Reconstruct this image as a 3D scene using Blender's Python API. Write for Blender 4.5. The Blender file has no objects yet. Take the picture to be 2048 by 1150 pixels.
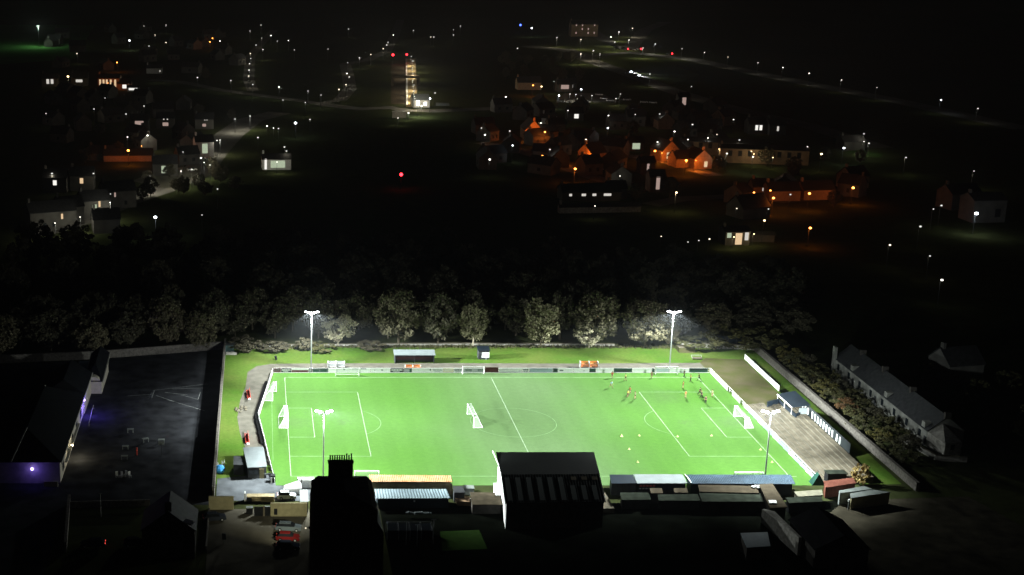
import bpy, bmesh, math, random
from mathutils import Vector, Matrix
R = random.Random(7)
sc = bpy.context.scene
COL = sc.collection
PI = math.pi
# ------------------------------------------------------------------ camera (recovered from the pitch markings)
CX, CY, CZ, PITCH, F, SX = -7.174, -269.822, 109.30, 0.257368, 2947.74, 515.33
cam = bpy.data.cameras.new('camera')
co = bpy.data.objects.new('camera', cam); COL.objects.link(co)
co.location = (CX, CY, CZ); co.rotation_euler = (PI/2 - PITCH, 0, 0)
cam.sensor_width = 36; cam.lens = F/2048*36; cam.shift_x = SX/2048
cam.clip_start = 1; cam.clip_end = 6000
sc.camera = co
sc.view_settings.view_transform = 'Standard'; sc.view_settings.look = 'None'; sc.view_settings.exposure = 0; sc.view_settings.gamma = 1; sc.view_settings.use_curve_mapping = False
sc.cycles.max_bounces = 5; sc.cycles.sample_clamp_indirect = 4
cp, sp = math.cos(PITCH), math.sin(PITCH)
def G(px, py, z=0.0):
    """where the photograph's pixel meets the level z"""
    a, b = px-1024+SX, py-575
    dx, dy, dz = a, F*cp-b*sp, -F*sp-b*cp
    t = (z-CZ)/dz
    return (CX+t*dx, CY+t*dy)
def HZ(px, py, Y):
    """x and height where the pixel meets the upright plane y=Y"""
    a, b = px-1024+SX, py-575
    dx, dy, dz = a, F*cp-b*sp, -F*sp-b*cp
    t = (Y-CY)/dy
    return (CX+t*dx, CZ+t*dz)
# ------------------------------------------------------------------ materials
MATS = {}
def mat(name, col, rough=0.8, var=0.25, scale=1.5, col2=None, metal=0.0, bump=0.0, coord='Object', detail=6):
    if name in MATS: return MATS[name]
    m = bpy.data.materials.new(name); m.use_nodes = True
    nt = m.node_tree; b = nt.nodes['Principled BSDF']
    b.inputs['Roughness'].default_value = rough; b.inputs['Metallic'].default_value = metal; b.inputs['Specular IOR Level'].default_value = 0.0 if rough >= .8 else .08 if rough >= .4 else .5
    tc = nt.nodes.new('ShaderNodeTexCoord')
    n = nt.nodes.new('ShaderNodeTexNoise'); n.inputs['Scale'].default_value = scale; n.inputs['Detail'].default_value = detail
    nt.links.new(tc.outputs[coord], n.inputs['Vector'])
    r = nt.nodes.new('ShaderNodeValToRGB'); r.color_ramp.elements[0].position = 0.3; r.color_ramp.elements[1].position = 0.7
    c2 = col2 if col2 else tuple(min(1, c*(1+var)) for c in col)
    c1 = tuple(c*(1-var) for c in col) if not col2 else col
    r.color_ramp.elements[0].color = (*c1, 1); r.color_ramp.elements[1].color = (*c2, 1)
    nt.links.new(n.outputs['Fac'], r.inputs['Fac']); nt.links.new(r.outputs['Color'], b.inputs['Base Color'])
    if bump:
        bp = nt.nodes.new('ShaderNodeBump'); bp.inputs['Strength'].default_value = bump
        nt.links.new(n.outputs['Fac'], bp.inputs['Height']); nt.links.new(bp.outputs['Normal'], b.inputs['Normal'])
    MATS[name] = m; return m
def emit(name, col, s):
    if name in MATS: return MATS[name]
    m = bpy.data.materials.new(name); m.use_nodes = True; nt = m.node_tree
    nt.nodes.clear(); o = nt.nodes.new('ShaderNodeOutputMaterial'); e = nt.nodes.new('ShaderNodeEmission')
    e.inputs['Color'].default_value = (*col, 1); e.inputs['Strength'].default_value = s
    nt.links.new(e.outputs[0], o.inputs['Surface']); m.cycles.emission_sampling = 'NONE'
    MATS[name] = m; return m
def foliage(name, c1, c2, scale=2.0):
    m = bpy.data.materials.new(name); m.use_nodes = True; nt = m.node_tree
    b = nt.nodes['Principled BSDF']; b.inputs['Roughness'].default_value = 0.85
    g = nt.nodes.new('ShaderNodeNewGeometry'); oi = nt.nodes.new('ShaderNodeObjectInfo')
    ad = nt.nodes.new('ShaderNodeMath'); ad.operation = 'MULTIPLY_ADD'; ad.inputs[1].default_value = 0.55; 
    nt.links.new(g.outputs['Random Per Island'], ad.inputs[0])
    ml = nt.nodes.new('ShaderNodeMath'); ml.operation = 'MULTIPLY'; ml.inputs[1].default_value = 0.45
    nt.links.new(oi.outputs['Random'], ml.inputs[0]); nt.links.new(ml.outputs[0], ad.inputs[2])
    r = nt.nodes.new('ShaderNodeValToRGB')
    r.color_ramp.elements[0].color = (*c1, 1); r.color_ramp.elements[1].color = (*c2, 1)
    nt.links.new(ad.outputs[0], r.inputs['Fac']); nt.links.new(r.outputs['Color'], b.inputs['Base Color'])
    MATS[name] = m; return m

M = {}
M['white'] = mat('white_paint', (.72, .74, .72), .5, .12, 3)
M['steel'] = mat('galvanised_steel', (.5, .52, .53), .4, .1, 6, metal=.3)
M['black'] = mat('black_paint', (.012, .013, .014), .6, .3)
M['dark'] = mat('dark_grey_paint', (.04, .043, .046), .7, .3)
M['navy'] = mat('navy_sheet', (.012, .019, .027), .5, .2, .6)
M['blue'] = mat('blue_sheet', (.037, .062, .088), .5, .22, .5)
M['paleroof'] = mat('pale_sheet', (.165, .19, .195), .5, .12, .5)
M['orange_roof'] = mat('rusty_orange_sheet', (.34, .16, .06), .6, .2, .4, col2=(.36, .25, .15))
M['bluegrey'] = mat('bluegrey_sheet', (.22, .29, .32), .5, .15, .6)
M['beige'] = mat('beige_render', (.3, .27, .16), .9, .15, 1.2, bump=.2)
M['beige_panel'] = mat('beige_panel', (.28, .24, .15), .8, .22, .9)
M['cream'] = mat('dull_cream', (.16, .155, .115), .9, .25, .8)
M['stone'] = mat('rubble_stone', (.14, .13, .115), .95, .45, 2.2, bump=.6)
M['stone_pale'] = mat('pale_stone', (.3, .29, .26), .95, .35, 1.6, bump=.5)
M['slate'] = mat('slate_roof', (.03, .032, .034), .75, .4, 1.5)
M['sooty'] = mat('sooty_stone', (.05, .047, .043), .95, .35, 1.1, bump=.4)
M['concrete'] = mat('concrete', (.13, .115, .085), .9, .3, .5, bump=.3)
M['wood'] = mat('weathered_timber', (.16, .11, .07), .85, .35, 2)
M['brown'] = mat('brown_felt', (.06, .05, .035), .9, .35, .7)
M['greenish'] = mat('mossy_felt', (.025, .03, .023), .9, .4, .7)
M['brick'] = mat('red_brick', (.13, .05, .036), .9, .3, 2.5)
M['grey_cont'] = mat('grey_painted_steel', (.17, .19, .18), .55, .18, .8)
M['red'] = mat('red_paint', (.5, .07, .05), .5, .2)
M['orange'] = mat('orange_seats', (.7, .24, .07), .6, .2)
M['net'] = None
M['tyre'] = mat('tyre_rubber', (.012, .012, .012), .8, .2)
M['glass'] = mat('dark_glass', (.015, .02, .025), .08, .1)
M['bark'] = mat('bark', (.10, .085, .06), .9, .35, 3)
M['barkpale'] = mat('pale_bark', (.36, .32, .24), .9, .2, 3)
M['roughcast'] = mat('white_roughcast', (.21, .215, .195), .9, .45, .35)
M['harl'] = mat('cream_harl', (.42, .39, .32), .9, .15, 1)
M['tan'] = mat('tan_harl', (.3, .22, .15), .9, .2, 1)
M['house'] = mat('house_harl', (.1, .1, .092), .9, .3, .3)
M['school'] = mat('school_brick', (.2, .15, .1), .9, .25, .5)
M['skin'] = mat('skin', (.3, .18, .12), .6, .1)
# ------------------------------------------------------------------ mesh helpers
class MB:
    def __init__(s): s.v = []; s.f = []
    def add(s, vs, fs):
        k = len(s.v); s.v += [tuple(v) for v in vs]; s.f += [tuple(i+k for i in f) for f in fs]; return s
    def box(s, c, d, rz=0.0):
        x, y, z = d[0]/2, d[1]/2, d[2]/2; ca, sa = math.cos(rz), math.sin(rz); vs = []
        for dz in (-z, z):
            for dx, dy in ((-x, -y), (x, -y), (x, y), (-x, y)):
                vs.append((c[0]+dx*ca-dy*sa, c[1]+dx*sa+dy*ca, c[2]+dz))
        return s.add(vs, [(3, 2, 1, 0), (4, 5, 6, 7), (0, 1, 5, 4), (1, 2, 6, 5), (2, 3, 7, 6), (3, 0, 4, 7)])
    def tube(s, a, b, r, r2=None, n=6):
        a, b = Vector(a), Vector(b); d = (b-a)
        if d.length < 1e-6: return s
        d.normalize(); u = d.orthogonal().normalized(); w = d.cross(u); r2 = r if r2 is None else r2; vs = []
        for p, q in ((a, r), (b, r2)):
            for i in range(n):
                t = 2*PI*i/n; vs.append(p+(u*math.cos(t)+w*math.sin(t))*q)
        fs = [(i, (i+1) % n, n+(i+1) % n, n+i) for i in range(n)]
        fs += [tuple(range(n-1, -1, -1)), tuple(range(n, 2*n))]
        return s.add(vs, fs)
    def ball(s, c, r, n=8, m=5, sz=1.0):
        vs = [(c[0], c[1], c[2]+r*sz)]
        for j in range(1, m):
            t = PI*j/m
            for i in range(n):
                p = 2*PI*i/n; vs.append((c[0]+r*math.sin(t)*math.cos(p), c[1]+r*math.sin(t)*math.sin(p), c[2]+r*sz*math.cos(t)))
        vs.append((c[0], c[1], c[2]-r*sz)); L = len(vs)-1; fs = []
        for i in range(n):
            k = (i+1) % n; fs.append((0, 1+i, 1+k)); fs.append((L, L-n+k, L-n+i))
            for j in range(m-2): fs.append((1+j*n+i, 1+(j+1)*n+i, 1+(j+1)*n+k, 1+j*n+k))
        return s.add(vs, fs)
    def slab(s, pts, t):
        """polygon (3-D points, counter-clockwise from above) given a thickness t downwards"""
        n = len(pts); vs = list(pts)+[(p[0], p[1], p[2]-t) for p in pts]
        fs = [tuple(range(n)), tuple(range(2*n-1, n-1, -1))]+[(i, n+i, n+(i+1) % n, (i+1) % n) for i in range(n)]
        return s.add(vs, fs)
    def prism(s, pts, z0, z1):
        n = len(pts); vs = [(p[0], p[1], z0) for p in pts]+[(p[0], p[1], z1) for p in pts]
        fs = [tuple(range(n-1, -1, -1)), tuple(range(n, 2*n))]+[(i, (i+1) % n, n+(i+1) % n, n+i) for i in range(n)]
        return s.add(vs, fs)
    def sheet(s, pts, z):
        return s.add([(p[0], p[1], z) for p in pts], [tuple(range(len(pts)))])
    def ribbon(s, pts, w, z):
        n = len(pts); vs = []
        for i, p in enumerate(pts):
            a = Vector(pts[max(0, i-1)]); b = Vector(pts[min(n-1, i+1)]); d = (b-a).normalized(); nn = Vector((-d.y, d.x))
            q = Vector(p); ww = w[i] if isinstance(w, (list, tuple)) else w
            vs += [(*(q+nn*ww/2), z), (*(q-nn*ww/2), z)]
        return s.add(vs, [(2*i, 2*i+1, 2*i+3, 2*i+2) for i in range(n-1)])
    def mesh(s, name, m, smooth=False):
        me = bpy.data.meshes.new(name); me.from_pydata(s.v, [], s.f); me.update()
        bm = bmesh.new(); bm.from_mesh(me)
        if len(s.f) < 60000: bmesh.ops.recalc_face_normals(bm, faces=bm.faces)
        bm.to_mesh(me); bm.free()
        if smooth:
            for p in me.polygons: p.use_smooth = True
        if m: me.materials.append(m)
        return me
    def build(s, name, m, parent=None, smooth=False):
        return obj(name, s.mesh(name, m, smooth), parent)
def obj(name, me, parent=None):
    o = bpy.data.objects.new(name, me); COL.objects.link(o)
    if parent is not None: o.parent = parent
    return o
def tag(o, label, cat, group=None, kind=None):
    if label: o['label'] = label
    if cat: o['category'] = cat
    if group: o['group'] = group
    if kind: o['kind'] = kind
    return o
def thing(name, label, cat, loc=(0, 0, 0), rz=0.0, group=None):
    o = bpy.data.objects.new(name, None); COL.objects.link(o); o.empty_display_size = .5
    o.location = loc if len(loc) == 3 else (*loc, 0); o.rotation_euler = (0, 0, rz)
    return tag(o, label, cat, group)
def struct(name, mb, m):
    o = mb.build(name, m); o['kind'] = 'structure'; return o
def dup(root, label, loc, rz=0.0, group=None, scale=None):
    r = root.copy(); COL.objects.link(r); r.location = loc if len(loc) == 3 else (*loc, 0); r.rotation_euler = (0, 0, rz)
    if label: r['label'] = label
    if group: r['group'] = group
    if scale: r.scale = scale
    for ch in root.children:
        c = ch.copy(); COL.objects.link(c); c.parent = r
        for g in ch.children:
            d = g.copy(); COL.objects.link(d); d.parent = c
    return r
ORD = ['first', 'second', 'third', 'fourth', 'fifth', 'sixth', 'seventh', 'eighth', 'ninth', 'tenth', 'eleventh', 'twelfth', 'thirteenth', 'fourteenth', 'fifteenth', 'sixteenth', 'seventeenth', 'eighteenth', 'nineteenth', 'twentieth']
# ------------------------------------------------------------------ world: night sky, sun far below the horizon
w = bpy.data.worlds.new('World'); sc.world = w; w.use_nodes = True
nt = w.node_tree; bg = nt.nodes['Background']; sky = nt.nodes.new('ShaderNodeTexSky'); sky.sky_type = 'NISHITA'
sky.sun_disc = False; sky.sun_elevation = math.radians(-4); sky.sun_rotation = math.radians(200)
nt.links.new(sky.outputs[0], bg.inputs['Color']); bg.inputs['Strength'].default_value = 0.12
# ------------------------------------------------------------------ the ground
def grass_mat(name, base, pale=None, big=.05, fine=1.2, amt=.3, centre=None):
    m = bpy.data.materials.new(name); m.use_nodes = True; nt = m.node_tree; b = nt.nodes['Principled BSDF']
    b.inputs['Roughness'].default_value = .9; b.inputs['Specular IOR Level'].default_value = 0.0
    tc = nt.nodes.new('ShaderNodeTexCoord')
    n1 = nt.nodes.new('ShaderNodeTexNoise'); n1.inputs['Scale'].default_value = big; n1.inputs['Detail'].default_value = 5
    n2 = nt.nodes.new('ShaderNodeTexNoise'); n2.inputs['Scale'].default_value = fine; n2.inputs['Detail'].default_value = 8; n2.inputs['Roughness'].default_value = .7
    for n in (n1, n2): nt.links.new(tc.outputs['Object'], n.inputs['Vector'])
    mix = nt.nodes.new('ShaderNodeMix'); mix.data_type = 'RGBA'
    p = pale or tuple(c*1.25 for c in base)
    mix.inputs[6].default_value = (*base, 1); mix.inputs[7].default_value = (*p, 1)
    fac = n1.outputs['Fac']
    rp = nt.nodes.new('ShaderNodeValToRGB'); rp.color_ramp.elements[0].position = .35; rp.color_ramp.elements[1].position = .68
    nt.links.new(n1.outputs['Fac'], rp.inputs['Fac']); fac = rp.outputs['Color']
    if centre:     # paler, greyer turf down the middle of the pitch
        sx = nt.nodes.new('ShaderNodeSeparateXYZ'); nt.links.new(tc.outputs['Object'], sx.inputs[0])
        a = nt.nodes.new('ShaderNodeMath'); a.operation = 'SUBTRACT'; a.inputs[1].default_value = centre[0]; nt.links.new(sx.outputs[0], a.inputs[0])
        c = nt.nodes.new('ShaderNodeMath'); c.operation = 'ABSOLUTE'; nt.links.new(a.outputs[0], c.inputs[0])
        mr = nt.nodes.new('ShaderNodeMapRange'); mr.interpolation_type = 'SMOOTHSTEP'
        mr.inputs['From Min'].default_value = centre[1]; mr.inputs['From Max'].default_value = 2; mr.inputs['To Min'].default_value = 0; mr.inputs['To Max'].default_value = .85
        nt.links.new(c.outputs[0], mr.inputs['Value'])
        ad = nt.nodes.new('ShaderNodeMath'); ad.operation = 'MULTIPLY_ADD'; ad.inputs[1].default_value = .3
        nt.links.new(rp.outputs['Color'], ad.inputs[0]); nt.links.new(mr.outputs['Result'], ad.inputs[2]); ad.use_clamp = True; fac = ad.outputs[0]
    nt.links.new(fac, mix.inputs[0])
    src = mix.outputs[2]
    if centre:
        wv = nt.nodes.new('ShaderNodeTexWave'); wv.bands_direction = 'X'; wv.inputs['Scale'].default_value = .06; wv.inputs['Distortion'].default_value = .6; wv.inputs['Detail'].default_value = 1
        nt.links.new(tc.outputs['Object'], wv.inputs['Vector'])
        wr = nt.nodes.new('ShaderNodeMapRange'); wr.inputs['From Min'].default_value = .35; wr.inputs['From Max'].default_value = .65; wr.inputs['To Min'].default_value = .98; wr.inputs['To Max'].default_value = 1.02
        nt.links.new(wv.outputs['Fac'], wr.inputs['Value'])
        m1 = nt.nodes.new('ShaderNodeMix'); m1.data_type = 'RGBA'; m1.blend_type = 'MULTIPLY'; m1.inputs[0].default_value = 1
        nt.links.new(src, m1.inputs[6]); nt.links.new(wr.outputs['Result'], m1.inputs[7]); src = m1.outputs[2]
        for gx_, gy_, rr_ in ((1.5, 30.9, 5.5), (96, 30.9, 5.5), (48.8, 30.9, 3), (12, 30.9, 2.2), (86, 30.9, 2.2), (86.5, 48, 7)):
            vm = nt.nodes.new('ShaderNodeVectorMath'); vm.operation = 'DISTANCE'; vm.inputs[1].default_value = (gx_, gy_, .034); nt.links.new(tc.outputs['Object'], vm.inputs[0])
            ns = nt.nodes.new('ShaderNodeMath'); ns.operation = 'MULTIPLY_ADD'; ns.inputs[1].default_value = 9; nt.links.new(n2.outputs['Fac'], ns.inputs[0]); nt.links.new(vm.outputs['Value'], ns.inputs[2])
            mp = nt.nodes.new('ShaderNodeMapRange'); mp.interpolation_type = 'SMOOTHSTEP'; mp.inputs['From Min'].default_value = 4.5; mp.inputs['From Max'].default_value = 4.5+rr_; mp.inputs['To Min'].default_value = .4; mp.inputs['To Max'].default_value = 0; nt.links.new(ns.outputs[0], mp.inputs['Value'])
            mw = nt.nodes.new('ShaderNodeMix'); mw.data_type = 'RGBA'; mw.inputs[7].default_value = (.075, .12, .05, 1); nt.links.new(mp.outputs['Result'], mw.inputs[0]); nt.links.new(src, mw.inputs[6]); src = mw.outputs[2]
    hs = nt.nodes.new('ShaderNodeMix'); hs.data_type = 'RGBA'; hs.blend_type = 'MULTIPLY'; hs.inputs[0].default_value = 1
    r2 = nt.nodes.new('ShaderNodeMapRange'); r2.inputs['From Min'].default_value = .3; r2.inputs['From Max'].default_value = .7; r2.inputs['To Min'].default_value = 1-amt; r2.inputs['To Max'].default_value = 1+amt*.6
    nt.links.new(n2.outputs['Fac'], r2.inputs['Value'])
    nt.links.new(src, hs.inputs[6]); nt.links.new(r2.outputs['Result'], hs.inputs[7]); nt.links.new(hs.outputs[2], b.inputs['Base Color'])
    return m
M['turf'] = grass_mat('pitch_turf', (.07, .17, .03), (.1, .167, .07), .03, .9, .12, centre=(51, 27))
M['bank'] = grass_mat('bank_grass', (.062, .13, .018), (.105, .145, .032), .09, 1.3, .3)
M['field'] = grass_mat('field_grass', (.03, .042, .016), (.05, .055, .022), .01, .2, .4)
M['lawn'] = grass_mat('lawn_grass', (.02, .048, .01), (.03, .058, .015), .08, .8, .3)
M['asphalt'] = mat('asphalt', (.04, .043, .046), .85, .3, .35)
M['playground'] = mat('playground_asphalt', (.03, .0315, .035), .85, .5, .3)
M['yardtar'] = mat('worn_tarmac', (.11, .12, .13), .85, .3, .4)
M['roadtar'] = mat('road_tarmac', (.13, .128, .115), .85, .25, .1)
M['path'] = mat('gritty_path', (.13, .122, .1), .95, .22, .5, bump=.2)
M['earth'] = mat('sandy_earth', (.055, .063, .018), .95, .25, .22, col2=(.09, .078, .046), bump=.3)
struct('ground', MB().sheet([(-900, -320), (1500, -320), (1500, 2600), (-900, 2600)], 0), M['field'])
struct('grass_bank', MB().sheet([(-14.6, -4), (118, -4), (118, 85.6), (60, 86.2), (-14.4, 86)], .012), M['bank'])
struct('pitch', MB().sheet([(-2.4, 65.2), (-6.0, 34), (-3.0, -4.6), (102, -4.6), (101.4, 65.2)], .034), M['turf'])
# the gritty walkway round the pitch: along the far side, and curving down the left
pl = [(101.5, 65.4), (101.5, 73.2), (70, 72.6), (40, 73), (10, 72.8), (-3, 72.4), (-6.6, 70.5), (-8.8, 66), (-9.2, 55), (-10.4, 45), (-10.9, 34), (-10.2, 24), (-8.8, 14), (-7.7, 6), (-3.5, 6), (-6.2, 34), (-2.6, 65.4)]
struct('path', MB().sheet(pl, .022), M['path'])
struct('earth_bank', MB().sheet([(103, 42), (112.8, 42), (113, 76), (104, 77), (101.5, 73.4), (101.7, 65)], .024), M['earth'])
# the pitch's painted lines
ln = MB(); fn = MB(); LP, WP = 97.62, 61.74; Z = .05
def seg(x0, y0, x1, y1, w=.13, m=None): (m or ln).ribbon([Vector((x0, y0)), Vector((x1, y1))], w, Z if not m else Z+.006)
def arc(cx, cy, r, a0, a1, n=48, w=.1): fn.ribbon([(cx+r*math.cos(a0+(a1-a0)*i/n), cy+r*math.sin(a0+(a1-a0)*i/n)) for i in range(n+1)], w, Z+.012)
seg(0, 0, LP, 0, .2, fn); seg(0, WP, LP, WP, .3, fn); seg(0, 0, 0, WP); seg(LP, 0, LP, WP); seg(LP/2, 0, LP/2, WP)
arc(LP/2, WP/2, 9.15, 0, 2*PI, 72, .12)
for s, x0 in ((1, 0), (-1, LP)):
    c = WP/2
    for d, h in ((16.5, 20.16), (5.5, 9.16)):
        seg(x0, c-h, x0+s*d, c-h, .2, fn); seg(x0, c+h, x0+s*d, c+h, .2, fn); seg(x0+s*d, c-h, x0+s*d, c+h)
    a = math.acos(5.5/9.15); base = 0 if s > 0 else PI
    arc(x0+s*11, c, 9.15, base-a, base+a, 24, .12)
seg(-3.4, 8, -3.2, 56, .07, fn); seg(LP, -.1, LP+1.4, -.1, .16)
struct('pitch_markings', ln, mat('line_paint', (.3, .4, .27), .9, .25, 1.2))
struct('worn_markings', fn, mat('worn_line_paint', (.19, .31, .15), .9, .3, .6))
# school playground, club yard, car park
struct('playground', MB().sheet([(-44.6, -14), (-15.4, -14), (-15, 84.5), (-50, 75), (-110, 66), (-110, -14)], .014), M['playground'])
pm = MB()
def pline(a, b, w=.11):
    p, q = G(*a), G(*b); pm.ribbon([p, q], w, .03)
for a, b in (((306, 781), (415, 768)), ((312, 791), (359, 807)), ((340, 801), (410, 822)), ((362, 790), (396, 799)), ((396, 799), (401, 784)), ((255, 792), (304, 789)), ((304, 795), (309, 781)), ((330, 785), (375, 790)), ((345, 778), (408, 776))):
    pline(a, b)
struct('playground_markings', pm, mat('faded_line_paint', (.3, .32, .31), .8, .3, 2))
struct('club_yard', MB().sheet([(-14.4, -12.2), (-14.4, -1.2), (-8, .6), (-3.4, .6), (-3, -4.7), (16, -4.7), (16, -12.2)], .028), M['yardtar'])
struct('car_park', MB().sheet([(-15.4, -60), (3, -60), (3, -16), (-15.4, -16)], .026), mat('car_park_tarmac', (.1, .092, .072), .9, .3, .2))
struct('lane', MB().sheet([(-110, -60), (-42.5, -60), (-42.5, -14), (-110, -14)], .01), M['asphalt'])
struct('garden_shade', MB().sheet([(16, -60), (86, -60), (95, -22), (104, -12), (84, -13), (16, -13.5)], .016), mat('shade_black', (.003, .0036, .0025), .95, .4, .3))  # near-black sheet puts the unlit shade behind the stands into the colour
struct('dirt_yard', MB().sheet([(86, -60), (140, -60), (128, -10), (104, -12), (95, -22)], .018), mat('dirt', (.05, .045, .032), .95, .4, .3))
# ------------------------------------------------------------------ floodlight masts: real lamps with a floodlight's beam shape
def beam_light(name, loc, aim, power, parent):
    ld = bpy.data.lights.new(name, 'POINT'); ld.energy = power; ld.shadow_soft_size = .25; ld.color = (.93, 1.0, .98)
    ld.use_nodes = True; nt = ld.node_tree; em = next(n for n in nt.nodes if n.type == 'EMISSION')
    tc = nt.nodes.new('ShaderNodeTexCoord'); sx = nt.nodes.new('ShaderNodeSeparateXYZ')
    nt.links.new(tc.outputs['Normal'], sx.inputs[0])
    def math_(op, a, b=None, c=None, clamp=False):
        n = nt.nodes.new('ShaderNodeMath'); n.operation = op; n.use_clamp = clamp
        for i, v in enumerate((a, b, c)):
            if v is None: continue
            if isinstance(v, (int, float)): n.inputs[i].default_value = v
            else: nt.links.new(v, n.inputs[i])
        return n.outputs[0]
    def smooth(v, a, b, lo, hi):
        n = nt.nodes.new('ShaderNodeMapRange'); n.interpolation_type = 'SMOOTHSTEP'
        for k, q in (('From Min', a), ('From Max', b), ('To Min', lo), ('To Max', hi)): n.inputs[k].default_value = q
        nt.links.new(v, n.inputs['Value']); return n.outputs['Result']
    SG = BEAM_SIGN
    x, y, z = (math_('MULTIPLY', s, SG) for s in sx.outputs)
    c = math_('MULTIPLY', z, -1.0)                                   # cosine from straight down
    lobe = math_('POWER', math_('DIVIDE', .2, math_('MAXIMUM', c, .2)), 2.4)
    h = math_('SQRT', math_('MAXIMUM', math_('SUBTRACT', 1.0, math_('MULTIPLY', z, z)), 1e-4))
    dot = math_('DIVIDE', math_('ADD', math_('MULTIPLY', x, aim[0]), math_('MULTIPLY', y, aim[1])), h)
    q = smooth(dot, -.3, .6, 0.0, 1.0)                               # the beam's upper edge drops off to the sides
    lo = math_('MULTIPLY_ADD', q, -.085, .24); wd = math_('MULTIPLY_ADD', q, -.06, .26)
    tt = math_('DIVIDE', math_('SUBTRACT', c, lo), wd, clamp=True)
    sm = math_('MULTIPLY', math_('MULTIPLY', tt, tt), math_('MULTIPLY_ADD', tt, -2.0, 3.0))
    cut = math_('MULTIPLY_ADD', sm, .968, .032)
    up = smooth(c, -.02, .1, .12, 1.0)
    az = math_('MAXIMUM', smooth(dot, -.4, .35, .03, 1.0), smooth(c, .4, .72, 0.0, 1.1))   # wide pool under the mast itself
    st = math_('MULTIPLY', math_('MULTIPLY', lobe, cut), math_('MULTIPLY', az, up))
    nt.links.new(st, em.inputs['Strength'])
    o = bpy.data.objects.new(name, ld); COL.objects.link(o); o.location = loc; o.parent = parent
    return o
BEAM_SIGN = 1.0
M['lens'] = emit('floodlight_lens', (.9, 1, 1), 30)
def mast(x, y, h, face, aim, power, label, tilt=0):
    """face: +1 lamps look towards +y (near masts), -1 towards the camera side"""
    t = thing('floodlight_mast', label, 'floodlight mast', (x, y, 0), 0, 'floodlight masts')
    p = MB().box((0, 0, .1), (.9, .9, .2)).tube((0, 0, .2), (0, 0, h-.4), .16, .11, 10)
    p.build('pole', M['steel'], t, False)
    a = MB().tube((-.9, 0, h-.15), (.9, 0, h-.15), .07).tube((0, 0, h-.5), (0, 0, h+.05), .1)
    a.tube((-1.05, 0, h-.15), (0, 0, h-.75), .045).tube((1.05, 0, h-.15), (0, 0, h-.75), .045)
    a.build('cross_arm', M['steel'], t)
    for sx in (-1, 1):
        for k, dx in enumerate((.72, 1.38)):
            bx, bz = sx*dx, h+.02+.16*k
            fy = face*.1
            hd = MB()
            yaw = -sx*face*.35 if False else 0
            pts = [(-.36, -face*.42, .34), (.36, -face*.42, .34), (.36, face*.44, .02), (-.36, face*.44, .02)]
            if face < 0: pts = pts[::-1]
            hd.slab([(bx+q[0], fy+q[1], bz+q[2]) for q in pts], .16)
            hd.tube((bx, fy, bz), (sx*.85, 0, h-.15), .05)
            ho = hd.build('floodlight', M['dark'], t)
            lens = MB()
            # the glowing glass: underside and front edge of each lamp
            lens.slab([(bx+q[0]*.92, fy+q[1]*.92, bz+q[2]-.165) for q in pts], .05)
            lens.box((bx, fy+face*.47, bz-.05), (.66, .05, .26))
            lens.build('lens', M['lens'], ho)
        beam_light('mast_lamp', (sx*1.3, face*.8, h-.35), aim, power, t)
    return t
PW = 8.6e5
mast(6.2, -2.4, 14.1, 1, (.62, .785), PW, 'grey floodlight mast nearest the chimney, seen from behind over the near left pitch')
mast(92.0, -2.4, 14.1, 1, (-.62, .785), PW, 'grey floodlight mast at the near right, beside the goal under the terrace')
mast(6.5, 68.4, 14.3, -1, (.62, -.785), PW, 'lit floodlight mast at the far left beside the pale bare tree')
mast(93.1, 69.5, 14.1, -1, (-.62, -.785), PW, 'lit floodlight mast at the far right before the round leafy tree')
# ------------------------------------------------------------------ goals
gnet = bpy.data.materials.new('goal_net'); gnet.use_nodes = True
_n = gnet.node_tree; _b = _n.nodes['Principled BSDF']; _b.inputs['Base Color'].default_value = (.5, .55, .5, 1); _b.inputs['Roughness'].default_value = .8
_b.inputs['Alpha'].default_value = .24
M['net'] = gnet
def goal(x, y, rz, label, w=7.32, h=2.44, d=1.9, top=.7):
    """mouth faces local +x, net runs back towards -x"""
    t = thing('goal', label, 'goal', (x, y, .034), rz, 'football goals on and around the pitch')
    r = .075; a = w/2
    f = MB().tube((0, -a, 0), (0, -a, h), r, n=8).tube((0, a, 0), (0, a, h), r, n=8).tube((0, -a-r, h), (0, a+r, h), r, n=8)
    f.build('frame', M['white'], t)
    for q in (-a, a): MB().tube((0, q, h), (-top, q, h), .04).tube((-top, q, h), (-d, q, .05), .04).tube((-d, q, .05), (0, q, .05), .04).build('stanchion', M['white'], t)
    MB().tube((-d, -a, .05), (-d, a, .05), .04).build('back_bar', M['white'], t)
    n = MB()
    n.add([(0, -a, h-.02), (0, a, h-.02), (-top, a, h-.02), (-top, -a, h-.02)], [(0, 1, 2, 3)])
    n.add([(-top, -a, h), (-top, a, h), (-d, a, .06), (-d, -a, .06)], [(0, 1, 2, 3)])
    for q in (-a, a): n.add([(0, q, 0), (0, q, h), (-top, q, h), (-d, q, .05)], [(0, 1, 2, 3)])
    n.build('net', M['net'], t)
    return t
goal(0, WP/2, 0, 'left goal with white net standing on the goal line')
goal(LP, WP/2, PI, 'right goal with white net standing on the goal line')
gx, gy = G(549, 793); goal(gx, gy, math.radians(-8), 'portable white goal set against the left barrier above the goal line', d=2.6, w=6.6)
p, q = Vector(G(934.5, 829)), Vector(G(947, 856)); mid = (p+q)/2; dd = (p-q)
goal(mid.x, mid.y, math.atan2(dd.y, dd.x)+PI/2, 'portable white goal left out on the pitch beside the centre circle', w=dd.length, d=2.0, top=.8)
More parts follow.
